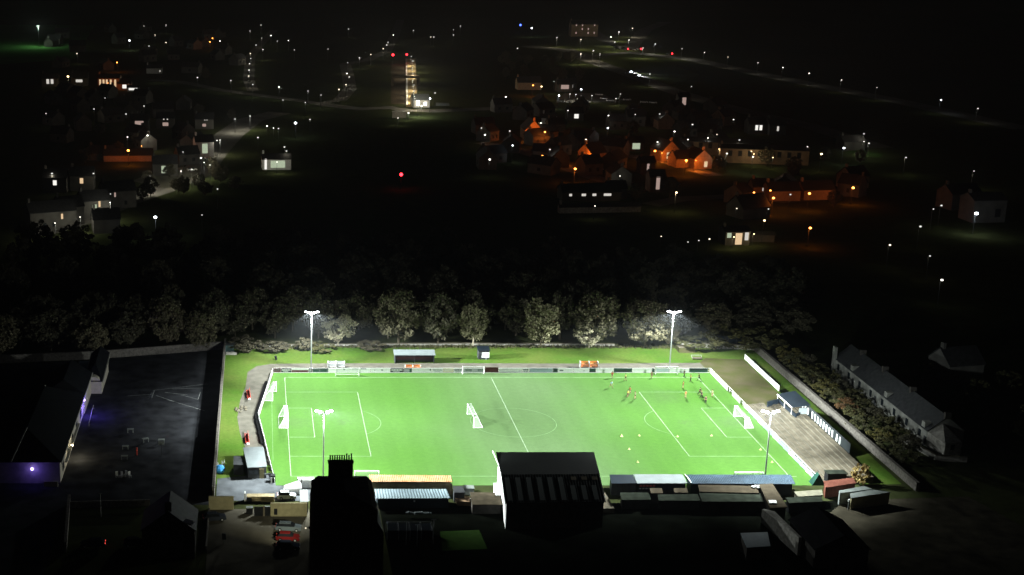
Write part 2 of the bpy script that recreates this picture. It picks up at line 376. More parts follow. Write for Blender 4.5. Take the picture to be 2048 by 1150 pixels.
for a, b, yy, lab in ((672, 719, 757, 'spare white goal stored against the far boards, leftmost of three there'), (927, 970, 753, 'spare white goal at the far boards above the halfway line'), (1313, 1357, 751, 'spare white goal against the far boards under the right mast')):
    x0, y0 = G(a, yy); x1, _ = G(b, yy); goal((x0+x1)/2, 64.2 if yy != 757 else 62.9, -PI/2, lab, w=x1-x0, h=1.9, d=1.0, top=.4)
x0, _ = G(709, 962); x1, _ = G(757, 962); goal((x0+x1)/2, -2.3, PI/2, 'spare white goal before the orange roofed stand', w=x1-x0, h=2.1, d=1.4)
x0, _ = G(1467, 964); x1, _ = G(1523, 964); goal((x0+x1)/2, -3.0, PI/2, 'spare white goal behind the blue dugout roof', w=x1-x0, h=2.1, d=.9)
# ------------------------------------------------------------------ barrier and advertising boards
def rail(pts, label, h=1.05, step=2.4, m='white'):
    t = thing('pitch_rail', label, 'railing')
    for i in range(len(pts)-1):
        a, b = Vector(pts[i]), Vector(pts[i+1]); n = max(1, int((b-a).length/step))
        MB().tube((a.x, a.y, h), (b.x, b.y, h), .05).tube((a.x, a.y, h*.5), (b.x, b.y, h*.5), .035).build('rail', M[m], t)
        pm_ = MB().tube((0, 0, 0), (0, 0, h), .05, n=5).mesh('post', M[m])
        for k in range(n+1):
            c = a.lerp(b, k/n); obj('post', pm_, t).location = (c.x, c.y, 0)
    return t
rail([(-2.7, 65.75), (101.7, 65.75)], 'long white rail behind the boards along the far side of the pitch')
rail([(-6.35, 34), (-2.75, 65.7)], 'white rail slanting along the upper left side of the pitch')
rail([(-3.25, -4), (-6.35, 34)], 'white rail slanting along the lower left side of the pitch')
rail([(102.2, -3.9), (101.8, 65.7)], 'white rail between the pitch and the right terrace')
BC = {'w': ('board_white', (.6, .63, .6)), 'k': ('board_black', (.02, .022, .022)), 'g': ('board_green', (.018, .06, .04)), 'm': ('board_maroon', (.09, .035, .035)), 'y': ('board_grey', (.3, .32, .32)), 'b': ('board_brown', (.06, .022, .015)), 'p': ('board_pale_blue', (.27, .35, .37)), 'd': ('board_dark_grey', (.1, .12, .12)), 'c': ('board_cream', (.6, .56, .42))}
def bmat(k): return mat(BC[k][0], BC[k][1], .5, .1, 1.5)
def board(a, b, z0, z1, k, label, marks=None, face=1, mk='w'):
    """one board between two ground points; face=+1 the printed side is to the left of a->b"""
    a, b = Vector(a), Vector(b); d = b-a; L = d.length; ang = math.atan2(d.y, d.x)
    t = thing('advertising_board', label, 'advertising board', (*((a+b)/2), 0), ang, 'advertising boards round the pitch')
    MB().box((0, 0, (z0+z1)/2), (L-.06, .05, z1-z0)).build('panel', bmat(k), t)
    for u in (-.3, .3): MB().box((L*u, -face*.1, z1*.45), (.06, .12, z1*.9)).build('strut', M['dark'], t)
    if marks:
        m = MB(); H = z1-z0
        for u0, u1, v0, v1 in marks:
            m.box(((u0+u1)/2*L-L/2, face*.032, z0+(v0+v1)/2*H), ((u1-u0)*L, .012, (v1-v0)*H))
        m.build('lettering', bmat(mk), t)
    return t
TXT = [(.08, .16, .4, .75), (.18, .24, .35, .75), (.27, .36, .4, .75), (.39, .44, .4, .8), (.47, .58, .4, .75), (.62, .68, .35, .75), (.71, .8, .4, .75), (.83, .9, .4, .7), (.2, .7, .15, .25)]
TX2 = [(.1, .3, .5, .8), (.34, .5, .5, .8), (.55, .85, .5, .8), (.15, .4, .18, .35), (.46, .8, .18, .35)]
TX3 = [(.15, .3, .3, .7), (.42, .5, .3, .8), (.55, .85, .45, .7)]
FB = [(546, 562, 'm', TX3, 'd', 'dark maroon board at the far left corner of the pitch'), (562.5, 583, 'k', TXT, 'w', 'black board with white lettering, second from the far left corner'),
 (583.5, 617, 'm', [(0.0, 1, .55, 1)], 'w', 'half white half maroon board left of the far left mast'), (617.5, 624.5, 'k', [(.2, .8, .2, .8)], 'y', 'small black board with pale round logo by the far left mast'),
 (625, 657, 'd', [(.05, .4, .1, .6), (.5, .9, .1, .75)], 'g', 'dark grey board with green shapes right of the far left mast'), (657.5, 700, 'w', [(.7, .78, .5, .8)], 'd', 'white board behind the spare goal by the seat rows'),
 (700.5, 741, 'w', [(.1, .45, .75, .98), (.55, .8, .75, .98)], 'd', 'white board with dark top flashes right of the seat rows'), (741.5, 781, 'w', [(.55, .63, .4, .7), (.2, .24, .4, .6)], 'd', 'white board with one small mark left of the black board'),
 (781.5, 808, 'k', TXT, 'w', 'black board with white lettering before the white roofed shelter'), (808.5, 824.5, 'g', [(.05, .7, .1, .8)], 'y', 'dark green board before the middle of the shelter'),
 (825, 865, 'w', [(.88, .94, .4, .9)], 'd', 'long white board before the right half of the shelter'), (865.5, 887, 'w', TXT, 'y', 'white board covered in grey lettering right of the shelter'),
 (887.5, 908, 'c', TX3, 'w', 'cream and white board between two grey lettered boards'), (908.5, 927, 'w', TXT, 'd', 'white board with dark lettering left of the middle spare goal'),
 (927.5, 970, 'y', [(.1, .4, .2, .8), (.68, .95, .2, .8)], 'd', 'grey board behind the spare goal on the halfway line'), (970.5, 998, 'b', [(.1, .25, .45, .75), (.35, .85, .25, .6)], 'm', 'tall dark brown board at the halfway line'),
 (998.5, 1046, 'w', [(.1, .9, .06, .12)], 'p', 'long plain white board right of the brown halfway board'), (1046.5, 1060, 'w', TX2, 'd', 'small white board with two lines of dark lettering'),
 (1060.5, 1107, 'p', [(.05, .8, .82, .97)], 'd', 'pale bluish board left of the orange seat rows'), (1107.5, 1117, 'g', [(.3, .7, .3, .7)], 'k', 'short dark green board left of the orange seat rows'),
 (1117.5, 1148, 'w', [(.1, .35, .3, .6)], 'd', 'white board with one dark word at its left end'), (1148.5, 1180, 'w', [(.6, .72, .25, .45)], 'y', 'white board below the left of the orange seat rows'),
 (1180.5, 1193, 'g', [(.1, .9, .1, .35)], 'k', 'short dark green board below the orange seat rows'), (1193.5, 1229, 'w', [(.4, .5, .4, .6)], 'y', 'white board behind the person in red'),
 (1229.5, 1266, 'g', [(.1, .9, .1, .5), (.55, .7, .7, .95)], 'k', 'long dark green board right of the person in red'), (1266.5, 1305, 'w', None, 'w', 'plain white board left of the right spare goal'),
 (1305.5, 1311, 'g', None, 'w', 'very narrow dark green board left of the right spare goal'), (1311.5, 1341, 'y', [(.1, .9, .2, .8)], 'p', 'grey board behind the right spare goal'),
 (1341.5, 1380, 'w', [(.1, .9, .05, .15)], 'p', 'white board right of the far right mast'), (1380.5, 1418, 'g', [(.05, .95, .6, .9)], 'k', 'dark green board at the far right corner of the pitch')]
for a, b, k, mk, mc, lab in FB:
    xa, xb = G(a, 748)[0], G(b, 748)[0]
    z1 = 1.35 if k == 'b' else 1.12
    board((xb, 65.5), (xa, 65.5), .12, z1, k, lab, [(1-u1, 1-u0, v0, v1) for u0, u1, v0, v1 in mk] if mk else None, 1, mc)
MB_ = MB().box((49.4, 65.4, .07), (104, .08, .13)); o = MB_.build('kick_board', M['white']); tag(o, 'long low white kick board along the foot of the far boards', 'kick board')
# left barrier: boards facing the pitch, the lower ones coloured dark for unlit backs
p0, p1, p2 = Vector((-2.75, 65.3)), Vector((-6.2, 34)), Vector((-3.15, -3.6))
for i in range(11):
    a, b = p0.lerp(p1, (i+.04)/11), p0.lerp(p1, (i+.96)/11)
    board(a, b, .08, .95, 'w', f'white board on the upper left barrier, {ORD[i]} from the far corner', TX2 if i % 3 == 1 else None, 1, 'y')
for i in range(13):
    a, b = p1.lerp(p2, (i+.06)/13), p1.lerp(p2, (i+.92)/13)
    board(a, b, .06, 1.0, 'k' if i % 4 else 'd', f'dark backed board on the lower left barrier, {ORD[i]} from the bend', TX3, 1, 'w')
# black rings added for the beaded shade on the walkway outside the left barrier
tyre = thing('shade_ring', 'x', 'tyre', (0, 0, 0), 0, 'black rings added for shade outside the left barrier')
tb = MB()
for i in range(14):
    a0, a1 = 2*PI*i/14, 2*PI*(i+1)/14
    for r0, r1, za, zb in ((.5, .5, 0, .55), (.28, .28, 0, .55)): tb.add([(r0*math.cos(a0), r0*math.sin(a0), za), (r0*math.cos(a1), r0*math.sin(a1), za), (r0*math.cos(a1), r0*math.sin(a1), zb), (r0*math.cos(a0), r0*math.sin(a0), zb)], [(0, 1, 2, 3)])
    tb.add([(.28*math.cos(a0), .28*math.sin(a0), .55), (.5*math.cos(a0), .5*math.sin(a0), .55), (.5*math.cos(a1), .5*math.sin(a1), .55), (.28*math.cos(a1), .28*math.sin(a1), .55)], [(0, 1, 2, 3)])
tb.build('ring_side', M['tyre'], tyre)
q0, q1, q2 = Vector(G(533, 768)), Vector(G(514, 833)), Vector(G(526, 891))
first = True
def place_shade_ring(p, lab):
    global first
    if first: tyre.location = (p.x, p.y, .02); tyre['label'] = lab; first = False
    else: dup(tyre, lab, (p.x, p.y, .02), R.random()*6)
for i in range(20): place_shade_ring(q0.lerp(q1, i/20), 'black ring added for shade outside the upper left barrier')
for i in range(24): place_shade_ring(q1.lerp(q2, i/24)+Vector((R.uniform(-.15, .15), 0)), 'black ring added for shade outside the lower left barrier')
# right barrier boards, facing the pitch
def G3(px, py): return Vector(G(px, py))
for i in range(5):
    y0 = 65.3-i*2.75
    board((101.55, y0-2.6), (101.55, y0), .1, 1.15, 'w', f'white board on the right barrier, {ORD[i]} down from the far right corner', None if i % 2 else TX2, 1, 'p')
for i in range(3):
    y0 = 48.6-i*1.9
    board((101.62, y0-1.8), (101.62, y0), .1, 1.2, 'w', f'bright white board halfway down the right barrier, {ORD[i]} of three', None, 1, 'p')
for i in range(14):
    y0 = 40.5-i*3.15
    board((101.85, y0-3.05), (101.7, y0), .1, 1.0, 'p' if i % 3 else 'w', f'pale board on the lower right barrier beside the steps, {ORD[i]} from the top', None, 1, 'y')
# ------------------------------------------------------------------ far side: shelter, kiosk, seats
def seat_row(px0, px1, py, label, m, rows=1, rz=0.0, grp='rows of seats along the walkway', legs=3):
    x0, y = G(px0, py); x1, _ = G(px1, py); L = x1-x0
    t = thing('seat_bench', label, 'bench', ((x0+x1)/2, y, .02), rz, grp)
    for r_ in range(rows):
        yy = r_*.95; zz = .45+r_*.5
        MB().box((0, yy, zz), (L, .42, .07)).build('seat', M[m], t)
        n = 2
        for k in range(n): MB().box((-L/2+(k+.5)*L/n, yy+.24, zz+.33), (L/n-.18, .06, .42)).build('backrest', M[m], t)
    for k in range(legs):
        xx = -L/2+.1+k*(L-.2)/(legs-1)
        MB().box((xx, .25*rows, .35*rows+.1), (.14, .7*rows, .7*rows+.15)).build('end_frame', M['white'], t)
    return t
seat_row(655, 690, 737, 'two white and grey seat rows beside the far left mast', 'steel', 2)
seat_row(1160, 1197, 737, 'two seat rows right of centre, the back one orange', 'orange', 2)
seat_row(810, 842, 738, 'long orange bench before the white roofed shelter', 'orange', 1)
def side_bench(px, py, label):
    x, y = G(px, py); t = thing('seat_bench', label, 'bench', (x, y, .02), -PI/2+.05, 'red benches on the left bank')
    MB().box((0, 0, .45), (5.6, .8, .08)).build('seat', M['red'], t); MB().box((0, .3, .8), (5.6, .07, .5)).build('backrest', M['red'], t)
    for k in (-2.7, 2.7): MB().box((k, .1, .25), (.2, .5, .4)).build('end_frame', M['white'], t)
side_bench(497, 792, 'red bench on the left bank, the upper of two')
side_bench(494, 880, 'red bench on the left bank just above the white hut')
x0, y0 = G(790, 727); x1, _ = G(868, 727); t = thing('covered_shelter', 'open fronted shelter with a white roof on the far bank', 'shelter', ((x0+x1)/2, y0+1.2, .015)); L = x1-x0
MB().slab([(-L/2-.3, -1.4, 2.2), (L/2+.3, -1.4, 2.2), (L/2+.3, 1.4, 2.75), (-L/2-.3, 1.4, 2.75)], .1).build('roof', M['paleroof'], t)
MB().box((0, 1.3, 1.2), (L, .1, 2.4)).box((-L/2, 0, 1.1), (.1, 2.5, 2.15)).box((L/2, 0, 1.1), (.1, 2.5, 2.15)).build('wall', M['dark'], t)
MB().box((0, .7, .45), (L-.4, .5, .08)).box((0, .95, .8), (L-.4, .07, .5)).build('bench', bmat('m'), t)
for k in (-1, 0, 1): MB().box((k*(L/2-.1), -1.25, 1.1), (.1, .1, 2.2)).build('post', M['dark'], t)
x0, y0 = G(968, 720); t = thing('kiosk', 'small dark kiosk with a white board in front of it', 'kiosk', (x0, y0+1.4, .015))
MB().box((0, .2, 1.2), (2.6, 2.4, 2.4)).build('wall', M['dark'], t); MB().slab([(-1.5, -1.2, 2.35), (1.5, -1.2, 2.35), (1.5, 1.6, 2.75), (-1.5, 1.6, 2.75)], .12).build('roof', M['navy'], t)
MB().box((.35, -1.35, 1.25), (1.8, .06, 1.35)).build('notice_board', M['white'], t); MB().box((.5, -1.32, .3), (.12, .05, .6)).build('board_post', M['steel'], t)
x0, y0 = G(553, 720); t = thing('litter_bin', 'small dark leaning bin on the bank by the far left corner', 'bin', (x0, y0, .01)); MB().tube((0, 0, 0), (-.25, 0, .95), .24, .28, 8).build('body', M['black'], t); MB().tube((-.25, 0, .95), (-.27, 0, 1.02), .3, .3, 8).build('lid', M['dark'], t)
x0, y0 = G(1394, 719); t = thing('roller', 'pale pitch roller left on the bank by the far right corner', 'roller', (x0, y0, .35)); MB().tube((-1.1, 0, 0), (1.1, 0, 0), .33, n=12).build('drum', M['concrete'], t); MB().tube((-1.2, 0, 0), (-1.2, .9, .5), .04).tube((1.2, 0, 0), (1.2, .9, .5), .04).tube((-1.2, .9, .5), (1.2, .9, .5), .04).build('handle', M['steel'], t)
x0, y0 = G(482, 820); t = thing('stone_heap', 'pale heap of loose stones on the left bank between the red benches', 'stones', (x0, y0, 0)); mb = MB()
for i in range(16): mb.ball((R.uniform(-1.2, 1.2), R.uniform(-2, 2), .15), R.uniform(.2, .42), 6, 4, .6)
mb.build('stones', M['concrete'], t)
# ------------------------------------------------------------------ boundary walls
def wall(pts, h, th, m, name, label, cat='wall', cope=True):
    t = thing(name, label, cat)
    for i in range(len(pts)-1):
        a, b = Vector(pts[i]), Vector(pts[i+1]); d = b-a; ang = math.atan2(d.y, d.x); c = (a+b)/2
        MB().box((c.x, c.y, h/2), (d.length, th, h), ang).build('wall_run', M[m], t)
        if cope: MB().box((c.x, c.y, h+.06), (d.length, th+.12, .12), ang).build('coping', M['concrete' if m != 'stone' else 'stone'], t)
    return t
wall([(-14.9, -11.8), (-14.75, 30)], 2.5, .35, 'stone', 'boundary_wall', 'tall stone wall between the playground and the left bank, nearer half')
wall([(-14.75, 30.1), (-14.5, 86)], 2.3, .35, 'stone', 'boundary_wall', 'tall stone wall between the playground and the left bank, farther half')
wall([(-14.9, 84.6), (-46, 76.6), (-110, 67)], 1.9, .5, 'stone', 'boundary_wall', 'long rubble wall along the far edge of the school playground')
wall([(-12, 86.6), (14, 87.4), (45, 88), (84, 87.4)], .5, .45, 'stone_pale', 'low_wall', 'low broken wall along the top of the far bank')
wall([(100.5, 86.6), (118.2, 84)], 1.1, .5, 'stone_pale', 'low_wall', 'low pale wall closing the far right corner')
wall([(118.3, 83.6), (119.4, -7.5)], 1.7, .55, 'stone', 'boundary_wall', 'long stone wall running down behind the right terrace')
x0, y0 = G(1358, 706); x1, _ = G(1390, 706)
t = thing('block_hut', 'low sandy block hut at the far bank right of the far right mast', 'hut', ((x0+x1)/2, y0+1.2, 0)); MB().box((0, 0, .65), (x1-x0, 2.2, 1.3)).build('wall', M['earth'], t); MB().box((0, 0, 1.36), (x1-x0+.2, 2.4, .12)).build('roof', M['concrete'], t)
x0, y0 = G(1396, 699); t = thing('dark_fence', 'dark panel fence standing above the far right corner', 'fence')
x1, y1 = G(1500, 699); MB().box(((x0+x1)/2, 88.2, 1.2), (x1-x0, .12, 2.4)).build('panel', M['navy'], t)
for k in range(7): MB().box((x0+k*(x1-x0)/6, 88.05, 1.25), (.14, .14, 2.5)).build('post', M['dark'], t)
x0, y0 = G(459, 708); t = thing('storage_box', 'dark teal storage cabin in the far left corner of the ground', 'cabin', (x0, y0+1.3, 0)); MB().box((0, 0, 1.1), (2.2, 2.2, 2.2)).build('wall', mat('teal_steel', (.05, .085, .09), .6, .2), t); MB().slab([(-1.25, -1.25, 2.32), (1.25, -1.25, 2.32), (1.25, 1.25, 2.5), (-1.25, 1.25, 2.5)], .1).build('roof', M['dark'], t)
t = thing('rubble_step', 'low pale stone step below the teal cabin', 'step', (*G(463, 709), 0)); MB().box((0, 0, .3), (2.6, .9, .6)).build('stone', M['stone_pale'], t)
# ------------------------------------------------------------------ right terrace
t = thing('concrete_terrace', 'broad concrete terrace stepping up along the right side', 'terrace', (0, 0, 0))
xs = [102.6, 104.2, 105.5, 106.8, 108.0, 109.1, 110.2, 111.3, 112.6]
for i in range(len(xs)-1):
    yb, yt = -3.5-.0*i, 42.5+ (1.2 if i > 5 else 0)
    if i >= 3: yt = 40.5
    MB().box(((xs[i]+xs[i+1])/2, (yb+yt)/2, .03+.09*i), (xs[i+1]-xs[i], yt-yb, .06+.18*i)).build('step', M['concrete'], t)
    MB().box((xs[i]+.1, (yb+yt)/2-1-R.uniform(0, 2), .085+.18*i), (.16, yt-yb-R.uniform(4, 12), .05)).build('nosing', mat('pale_edge', (.145, .135, .11), .9, .5, .25), t)  # paler strip along each step edge
t = thing('panel_fence', 'grey rear fence of the terrace with narrow white panels', 'fence', (113.0, 0, 0))
MB().box((0, 26, 1.6), (.12, 33, 3.0)).build('backing', mat('fence_grey', (.025, .032, .034), .7, .3, .8), t)
for i in range(16):
    y = 40.6-i*1.62 - (0.9 if i > 5 else 0) - (.8 if i > 13 else 0)
    MB().box((-.09, y, 2.0), (.06, .62, 1.5)).build('white_panel', M['white'], t)
MB().box((0, 26, 3.15), (.2, 33, .1)).build('top_rail', M['dark'], t)
t = thing('white_fence', 'long white board fence at the top of the right bank', 'fence', (113.1, 63.2, 0))
MB().box((0, 0, .95), (.1, 24.4, 1.3)).build('boarding', M['white'], t)
for k in range(9): MB().box((.12, -12+k*3, .8), (.12, .12, 1.6)).build('post', M['wood'], t)
# little terrace stand
t = thing('terrace_stand', 'small terrace stand with a dark mono pitch roof', 'stand', (0, 0, 0))
fa, fb = G(1554.5, 788, 2.7), G(1583.5, 814, 2.7); ba, bb = (113.4, fa[1]+.2), (113.4, fb[1]-.6)
MB().slab([(fa[0], fa[1], 2.7), (fb[0], fb[1], 2.7), (bb[0], bb[1], 3.4), (ba[0], ba[1], 3.4)], .14).build('roof', M['navy'], t)
MB().box(((fa[0]+fb[0])/2, (fa[1]+fb[1])/2, 2.62), (.12, abs(fa[1]-fb[1]), .26), math.atan2(fa[1]-fb[1], fa[0]-fb[0])-PI/2).build('fascia', M['white'], t)
MB().box((113.1, (ba[1]+bb[1])/2, 1.6), (.12, abs(ba[1]-bb[1]), 3.0)).build('back_wall', M['concrete'], t)
for yy in (ba[1]-.1, bb[1]+.1): MB().box(((fa[0]+113)/2+.8, yy, 1.4), (113-fa[0]-1.6, .1, 2.5)).build('side_wall', M['paleroof'], t)
for f_ in (.02, .5, .98): MB().tube((fa[0]+(fb[0]-fa[0])*f_+.1, fa[1]+(fb[1]-fa[1])*f_, 0), (fa[0]+(fb[0]-fa[0])*f_+.1, fa[1]+(fb[1]-fa[1])*f_, 2.6), .06).build('post', M['white'], t)
for k in range(3): MB().box((110.4+k*.9, (fa[1]+fb[1])/2, .4+.2*k), (.9, 7.5, .8+.4*k)).build('step', M['concrete'], t)
wall([G(1534, 818), G(1556, 812), G(1590, 843), G(1604, 836)], 1.7, .3, 'navy', 'low_dark_wall', 'low dark wall wrapping round the front of the terrace stand', 'wall', False)
# ------------------------------------------------------------------ near side buildings
def roof_on(name, label, cat, pts, z0, z1, rm, wm, th=.12, extra=None, ribs=0, base=0.0, inset=.12):
    """pts: far-left, far-right, near-right, near-left in picture pixels; z0 far edge height, z1 near edge height"""
    zz = (z0, z0, z1, z1); P = [(*G(p[0], p[1], z), z) for p, z in zip(pts, zz)]
    c = Vector((sum(p[0] for p in P)/4, sum(p[1] for p in P)/4, 0)); Q = [(p[0]-c.x, p[1]-c.y, p[2]) for p in P]
    t = thing(name, label, cat, (c.x, c.y, base))
    r = MB()
    if ribs:
        n = ribs*2; vs = []
        for i in range(n+1):
            f = i/n; dz = .05 if i % 2 else -.03
            for a, b in ((0, 1), (3, 2)): vs.append((Q[a][0]+(Q[b][0]-Q[a][0])*f, Q[a][1]+(Q[b][1]-Q[a][1])*f, Q[a][2]+dz-base))
        k = len(vs); vs += [(v[0], v[1], v[2]-th) for v in vs]
        fs = []
        for i in range(n): a = 2*i; fs += [(a, a+1, a+3, a+2), (k+a, k+a+2, k+a+3, k+a+1), (a+1, k+a+1, k+a+3, a+3), (a, a+2, k+a+2, k+a)]
        fs += [(0, k, k+1, 1), (2*n, 2*n+1, k+2*n+1, k+2*n)]
        r.add(vs, fs)
    else: r.slab([(q[0], q[1], q[2]-base) for q in Q][::-1], th)
    r.build('roof', M[rm], t)
    if wm:
        cc = (sum(q[0] for q in Q)/4, sum(q[1] for q in Q)/4); mb = MB(); W = []
        for q in Q:
            W.append((q[0]+(cc[0]-q[0])*inset*.4, q[1]+(cc[1]-q[1])*inset, q[2]-th-base-.04))
        vs = [(x, y, 0) for x, y, z in W]+W
        mb.add(vs, [(0, 1, 5, 4), (1, 2, 6, 5), (2, 3, 7, 6), (3, 0, 4, 7), (4, 5, 6, 7)])
        mb.build('wall', M[wm], t)
    return t, Q
t, Q = roof_on('covered_stand', 'low covered stand with a rusty orange roof beside the chimney', 'stand', [(738, 949.5), (902.5, 951), (905.5, 963.5), (741, 963.5)], 2.6, 2.75, 'orange_roof', 'beige_panel', ribs=45)
xs0, xs1 = Q[3][0], Q[2][0]; yw = Q[3][1]+.35
for k in range(4):
    w_ = (xs1-xs0)/4; MB().box((xs0+w_*(k+.5), yw-.42, 1.3), (w_-.12, .06, 2.3)).build('rear_panel', M['beige_panel'], t)
t, Q = roof_on('lean_to_shed', 'long shed with a corrugated blue grey roof behind the orange stand', 'shed', [(749, 978), (893, 978), (901, 996), (752, 997)], 2.35, 2.1, 'bluegrey', 'navy', ribs=26)
MB().box((.3, Q[3][1]+.2, 1.5), (.3, .1, .3)).build('wall_lamp', M['white'], t)
# main stand
t = thing('main_stand', 'tall dark grandstand on the near touchline, its roof ridge parallel to the pitch', 'grandstand', (0, 0, 0))
zf, zr, ze = 6.65, 7.25, 5.2
A = (*G(992, 904, zf), zf); B = (*G(1188, 904, zf), zf); C = (*G(1199.5, 948, zr), zr); D = (*G(1002, 949, zr), zr); E_ = (*G(1212, 1003, ze), ze); F_ = (*G(1010.5, 1006, ze), ze)
MB().slab([D, C, B, A], .2).build('front_roof', mat('stand_roof', (.007, .0085, .0075), .75, .3, .3), t)
nst = 72; vs = []
for i in range(nst+1):
    f = i/nst; dz = .045 if i % 2 else -.045
    for a, b in ((D, C), (F_, E_)): vs.append((a[0]+(b[0]-a[0])*f, a[1]+(b[1]-a[1])*f, a[2]+(b[2]-a[2])*f+dz-.03))
k = len(vs); vs += [(v[0], v[1], v[2]-.12) for v in vs]
fs = []
for i in range(nst): a = 2*i; fs += [(a, a+1, a+3, a+2), (k+a, k+a+2, k+a+3, k+a+1), (a+1, k+a+1, k+a+3, a+3)]
MB().add(vs, fs).build('rear_roof', mat('stand_rear_roof', (.012, .014, .013), .7, .3, .4), t)
trl = bpy.data.materials.new('skylight_sheet'); trl.use_nodes = True; n_ = trl.node_tree; b_ = n_.nodes['Principled BSDF']; b_.inputs['Base Color'].default_value = (.1, .112, .106, 1); b_.inputs['Roughness'].default_value = .5
def lerp3(a, b, f): return tuple(a[i]+(b[i]-a[i])*f for i in range(3))
for i in range(9):
    f0 = (i+.28)/9.3; f1 = (i+.72)/9.3; up = .12 if i < 6 else .42
    p = [lerp3(lerp3(D, C, f0), lerp3(F_, E_, f0), up), lerp3(lerp3(D, C, f1), lerp3(F_, E_, f1), up), lerp3(lerp3(D, C, f1), lerp3(F_, E_, f1), .93), lerp3(lerp3(D, C, f0), lerp3(F_, E_, f0), .93)]
    MB().slab([(q[0], q[1], q[2]+.06) for q in p][::-1], .03).build('skylight', trl, t)
for i in (5, 6, 7, 8):
    f0 = (i+.5)/9.3; f1 = (i+(.65 if i == 5 else 1.0))/9.3
    p = [lerp3(lerp3(D, C, f0), lerp3(F_, E_, f0), .1), lerp3(lerp3(D, C, f1), lerp3(F_, E_, f1), .1), lerp3(lerp3(D, C, f1), lerp3(F_, E_, f1), .22), lerp3(lerp3(D, C, f0), lerp3(F_, E_, f0), .22)]
    MB().slab([(q[0], q[1], q[2]+.06) for q in p][::-1], .03).build('vent', M['concrete'], t)
wl = MB(); xa = A[0]+.25; wl.add([(xa, A[1]-1.6, 0), (xa, A[1]-1.6, zf-.25), (D[0]+.3, D[1], zr-.25), (F_[0]+.3, F_[1]+.3, ze-.2), (F_[0]+.3, F_[1]+.3, 0)], [(0, 1, 2, 3, 4)])
wl.build('left_gable_wall', M['white'], t)
MB().add([(F_[0]+.3, F_[1]+.4, 0), (E_[0]-.3, E_[1]+.4, 0), (E_[0]-.3, E_[1]+.4, ze-.2), (F_[0]+.3, F_[1]+.4, ze-.2)], [(0, 1, 2, 3)]).build('rear_wall', M['sooty'], t)
MB().add([(B[0]-.25, B[1]-1.6, 0), (E_[0]-.3, E_[1]+.4, 0), (E_[0]-.3, E_[1]+.4, ze-.2), (C[0]-.3, C[1], zr-.25), (B[0]-.25, B[1]-1.6, zf-.25)], [(0, 1, 2, 3, 4)]).build('right_gable_wall', M['dark'], t)
MB().add([A, D, (D[0], D[1], D[2]+.0), (A[0], A[1], A[2])], [(0, 1, 2, 3)]) 
MB().box(((A[0]+D[0])/2-.05, (A[1]+D[1])/2, (zf+zr)/2-.12), (.1, A[1]-D[1], .34)).build('verge_board', M['white'], t)
for k in range(5): MB().box((A[0]+2+k*4, A[1]-9, .5+.0*k), (3.6, 10, 1.0)).build('seating_tier', M['concrete'], t)
for k in range(4): MB().tube((A[0]+.6+k*5.9, A[1]-.6, 0), (A[0]+.6+k*5.9, A[1]-.6, zf-.3), .1).build('column', M['white'], t)
t = thing('hand_rail', 'pale leaning handrail at the right foot of the grandstand', 'handrail', (0, 0, 0)); a_, b_ = G(1187, 956, 3.0), G(1213, 1001, .6)
MB().tube((*a_, 3.0), (*b_, .6), .16).build('rail', M['grey_cont'], t); MB().tube((*b_, 0), (*b_, .7), .12).build('post', M['grey_cont'], t)
# gap left of the grandstand
roof_on('turnstile_hut', 'small white walled hut against the left end of the grandstand', 'hut', [(987, 966), (1000, 966), (1003, 990), (992, 990)], 2.4, 2.4, 'white', 'white')
x0, y0 = G(981, 999); t = thing('red_tarpaulin', 'crumpled red tarpaulin on the ground left of the grandstand', 'tarpaulin', (x0, y0, 0)); mb = MB()
for i in range(9): mb.ball((R.uniform(-1, 1), R.uniform(-.6, .6), .1), R.uniform(.3, .55), 7, 4, .6)
mb.build('sheet', mat('red_tarp', (.6, .16, .1), .6, .25, 2), t)
roof_on('brown_outhouse', 'flat brown outhouse between the blue grey shed and the grandstand', 'outhouse', [(940, 984), (996, 985), (1006, 1009), (944, 1009)], 2.1, 2.0, 'brown', 'sooty')
roof_on('flat_shed', 'small dark flat shed right of the corrugated roof', 'shed', [(906, 972), (926, 972), (930, 985), (908, 985)], 2.1, 2.1, 'slate', 'dark')
roof_on('pale_block', 'pale grey concrete block beside the near touchline', 'block', [(927, 970), (947, 970), (949, 977), (928, 977)], 1.4, 1.4, 'grey_cont', 'grey_cont')
roof_on('timber_pile', 'stack of pale timber behind the flat shed', 'timber', [(908, 992), (940, 993), (944, 1004), (915, 1003)], .9, .9, 'wood', 'wood')
t = thing('white_gate', 'tilted white gate between the sheds and the brown outhouse', 'gate', (*G(945, 1008), 0), .9); MB().box((0, 0, .7), (2.4, .07, 1.3)).build('panel', M['white'], t); [MB().box((k, 0, .8), (.14, .14, 1.6)).build('post', M['wood'], t) for k in (-1.2, 1.2)]
t, Q = roof_on('dugout_shed', 'navy roofed dugout right of the grandstand', 'dugout', [(1219, 949), (1266, 949), (1273, 966.5), (1223, 967)], 2.6, 2.5, 'navy', 'dark')
t, Q = roof_on('dugout_shed', 'dugout with a bright pale roof between the navy and blue roofs', 'dugout', [(1266.8, 948.5), (1365, 948.5), (1375, 966.5), (1274, 966.5)], 2.62, 2.52, 'paleroof', 'black')
sg = MB()
for k in range(5): sg.box((Q[3][0]+.8+k*.62, Q[3][1]+.1, 1.95), (.42, .06, .3))
sg.build('red_lettering', mat('red_letters', (.55, .06, .04), .6, .1), t)
sg = MB()
for k in range(6): sg.box((Q[3][0]+.7+k*.6, Q[3][1]+.1, 1.4), (.4, .06, .16))
sg.build('white_lettering', M['white'], t)
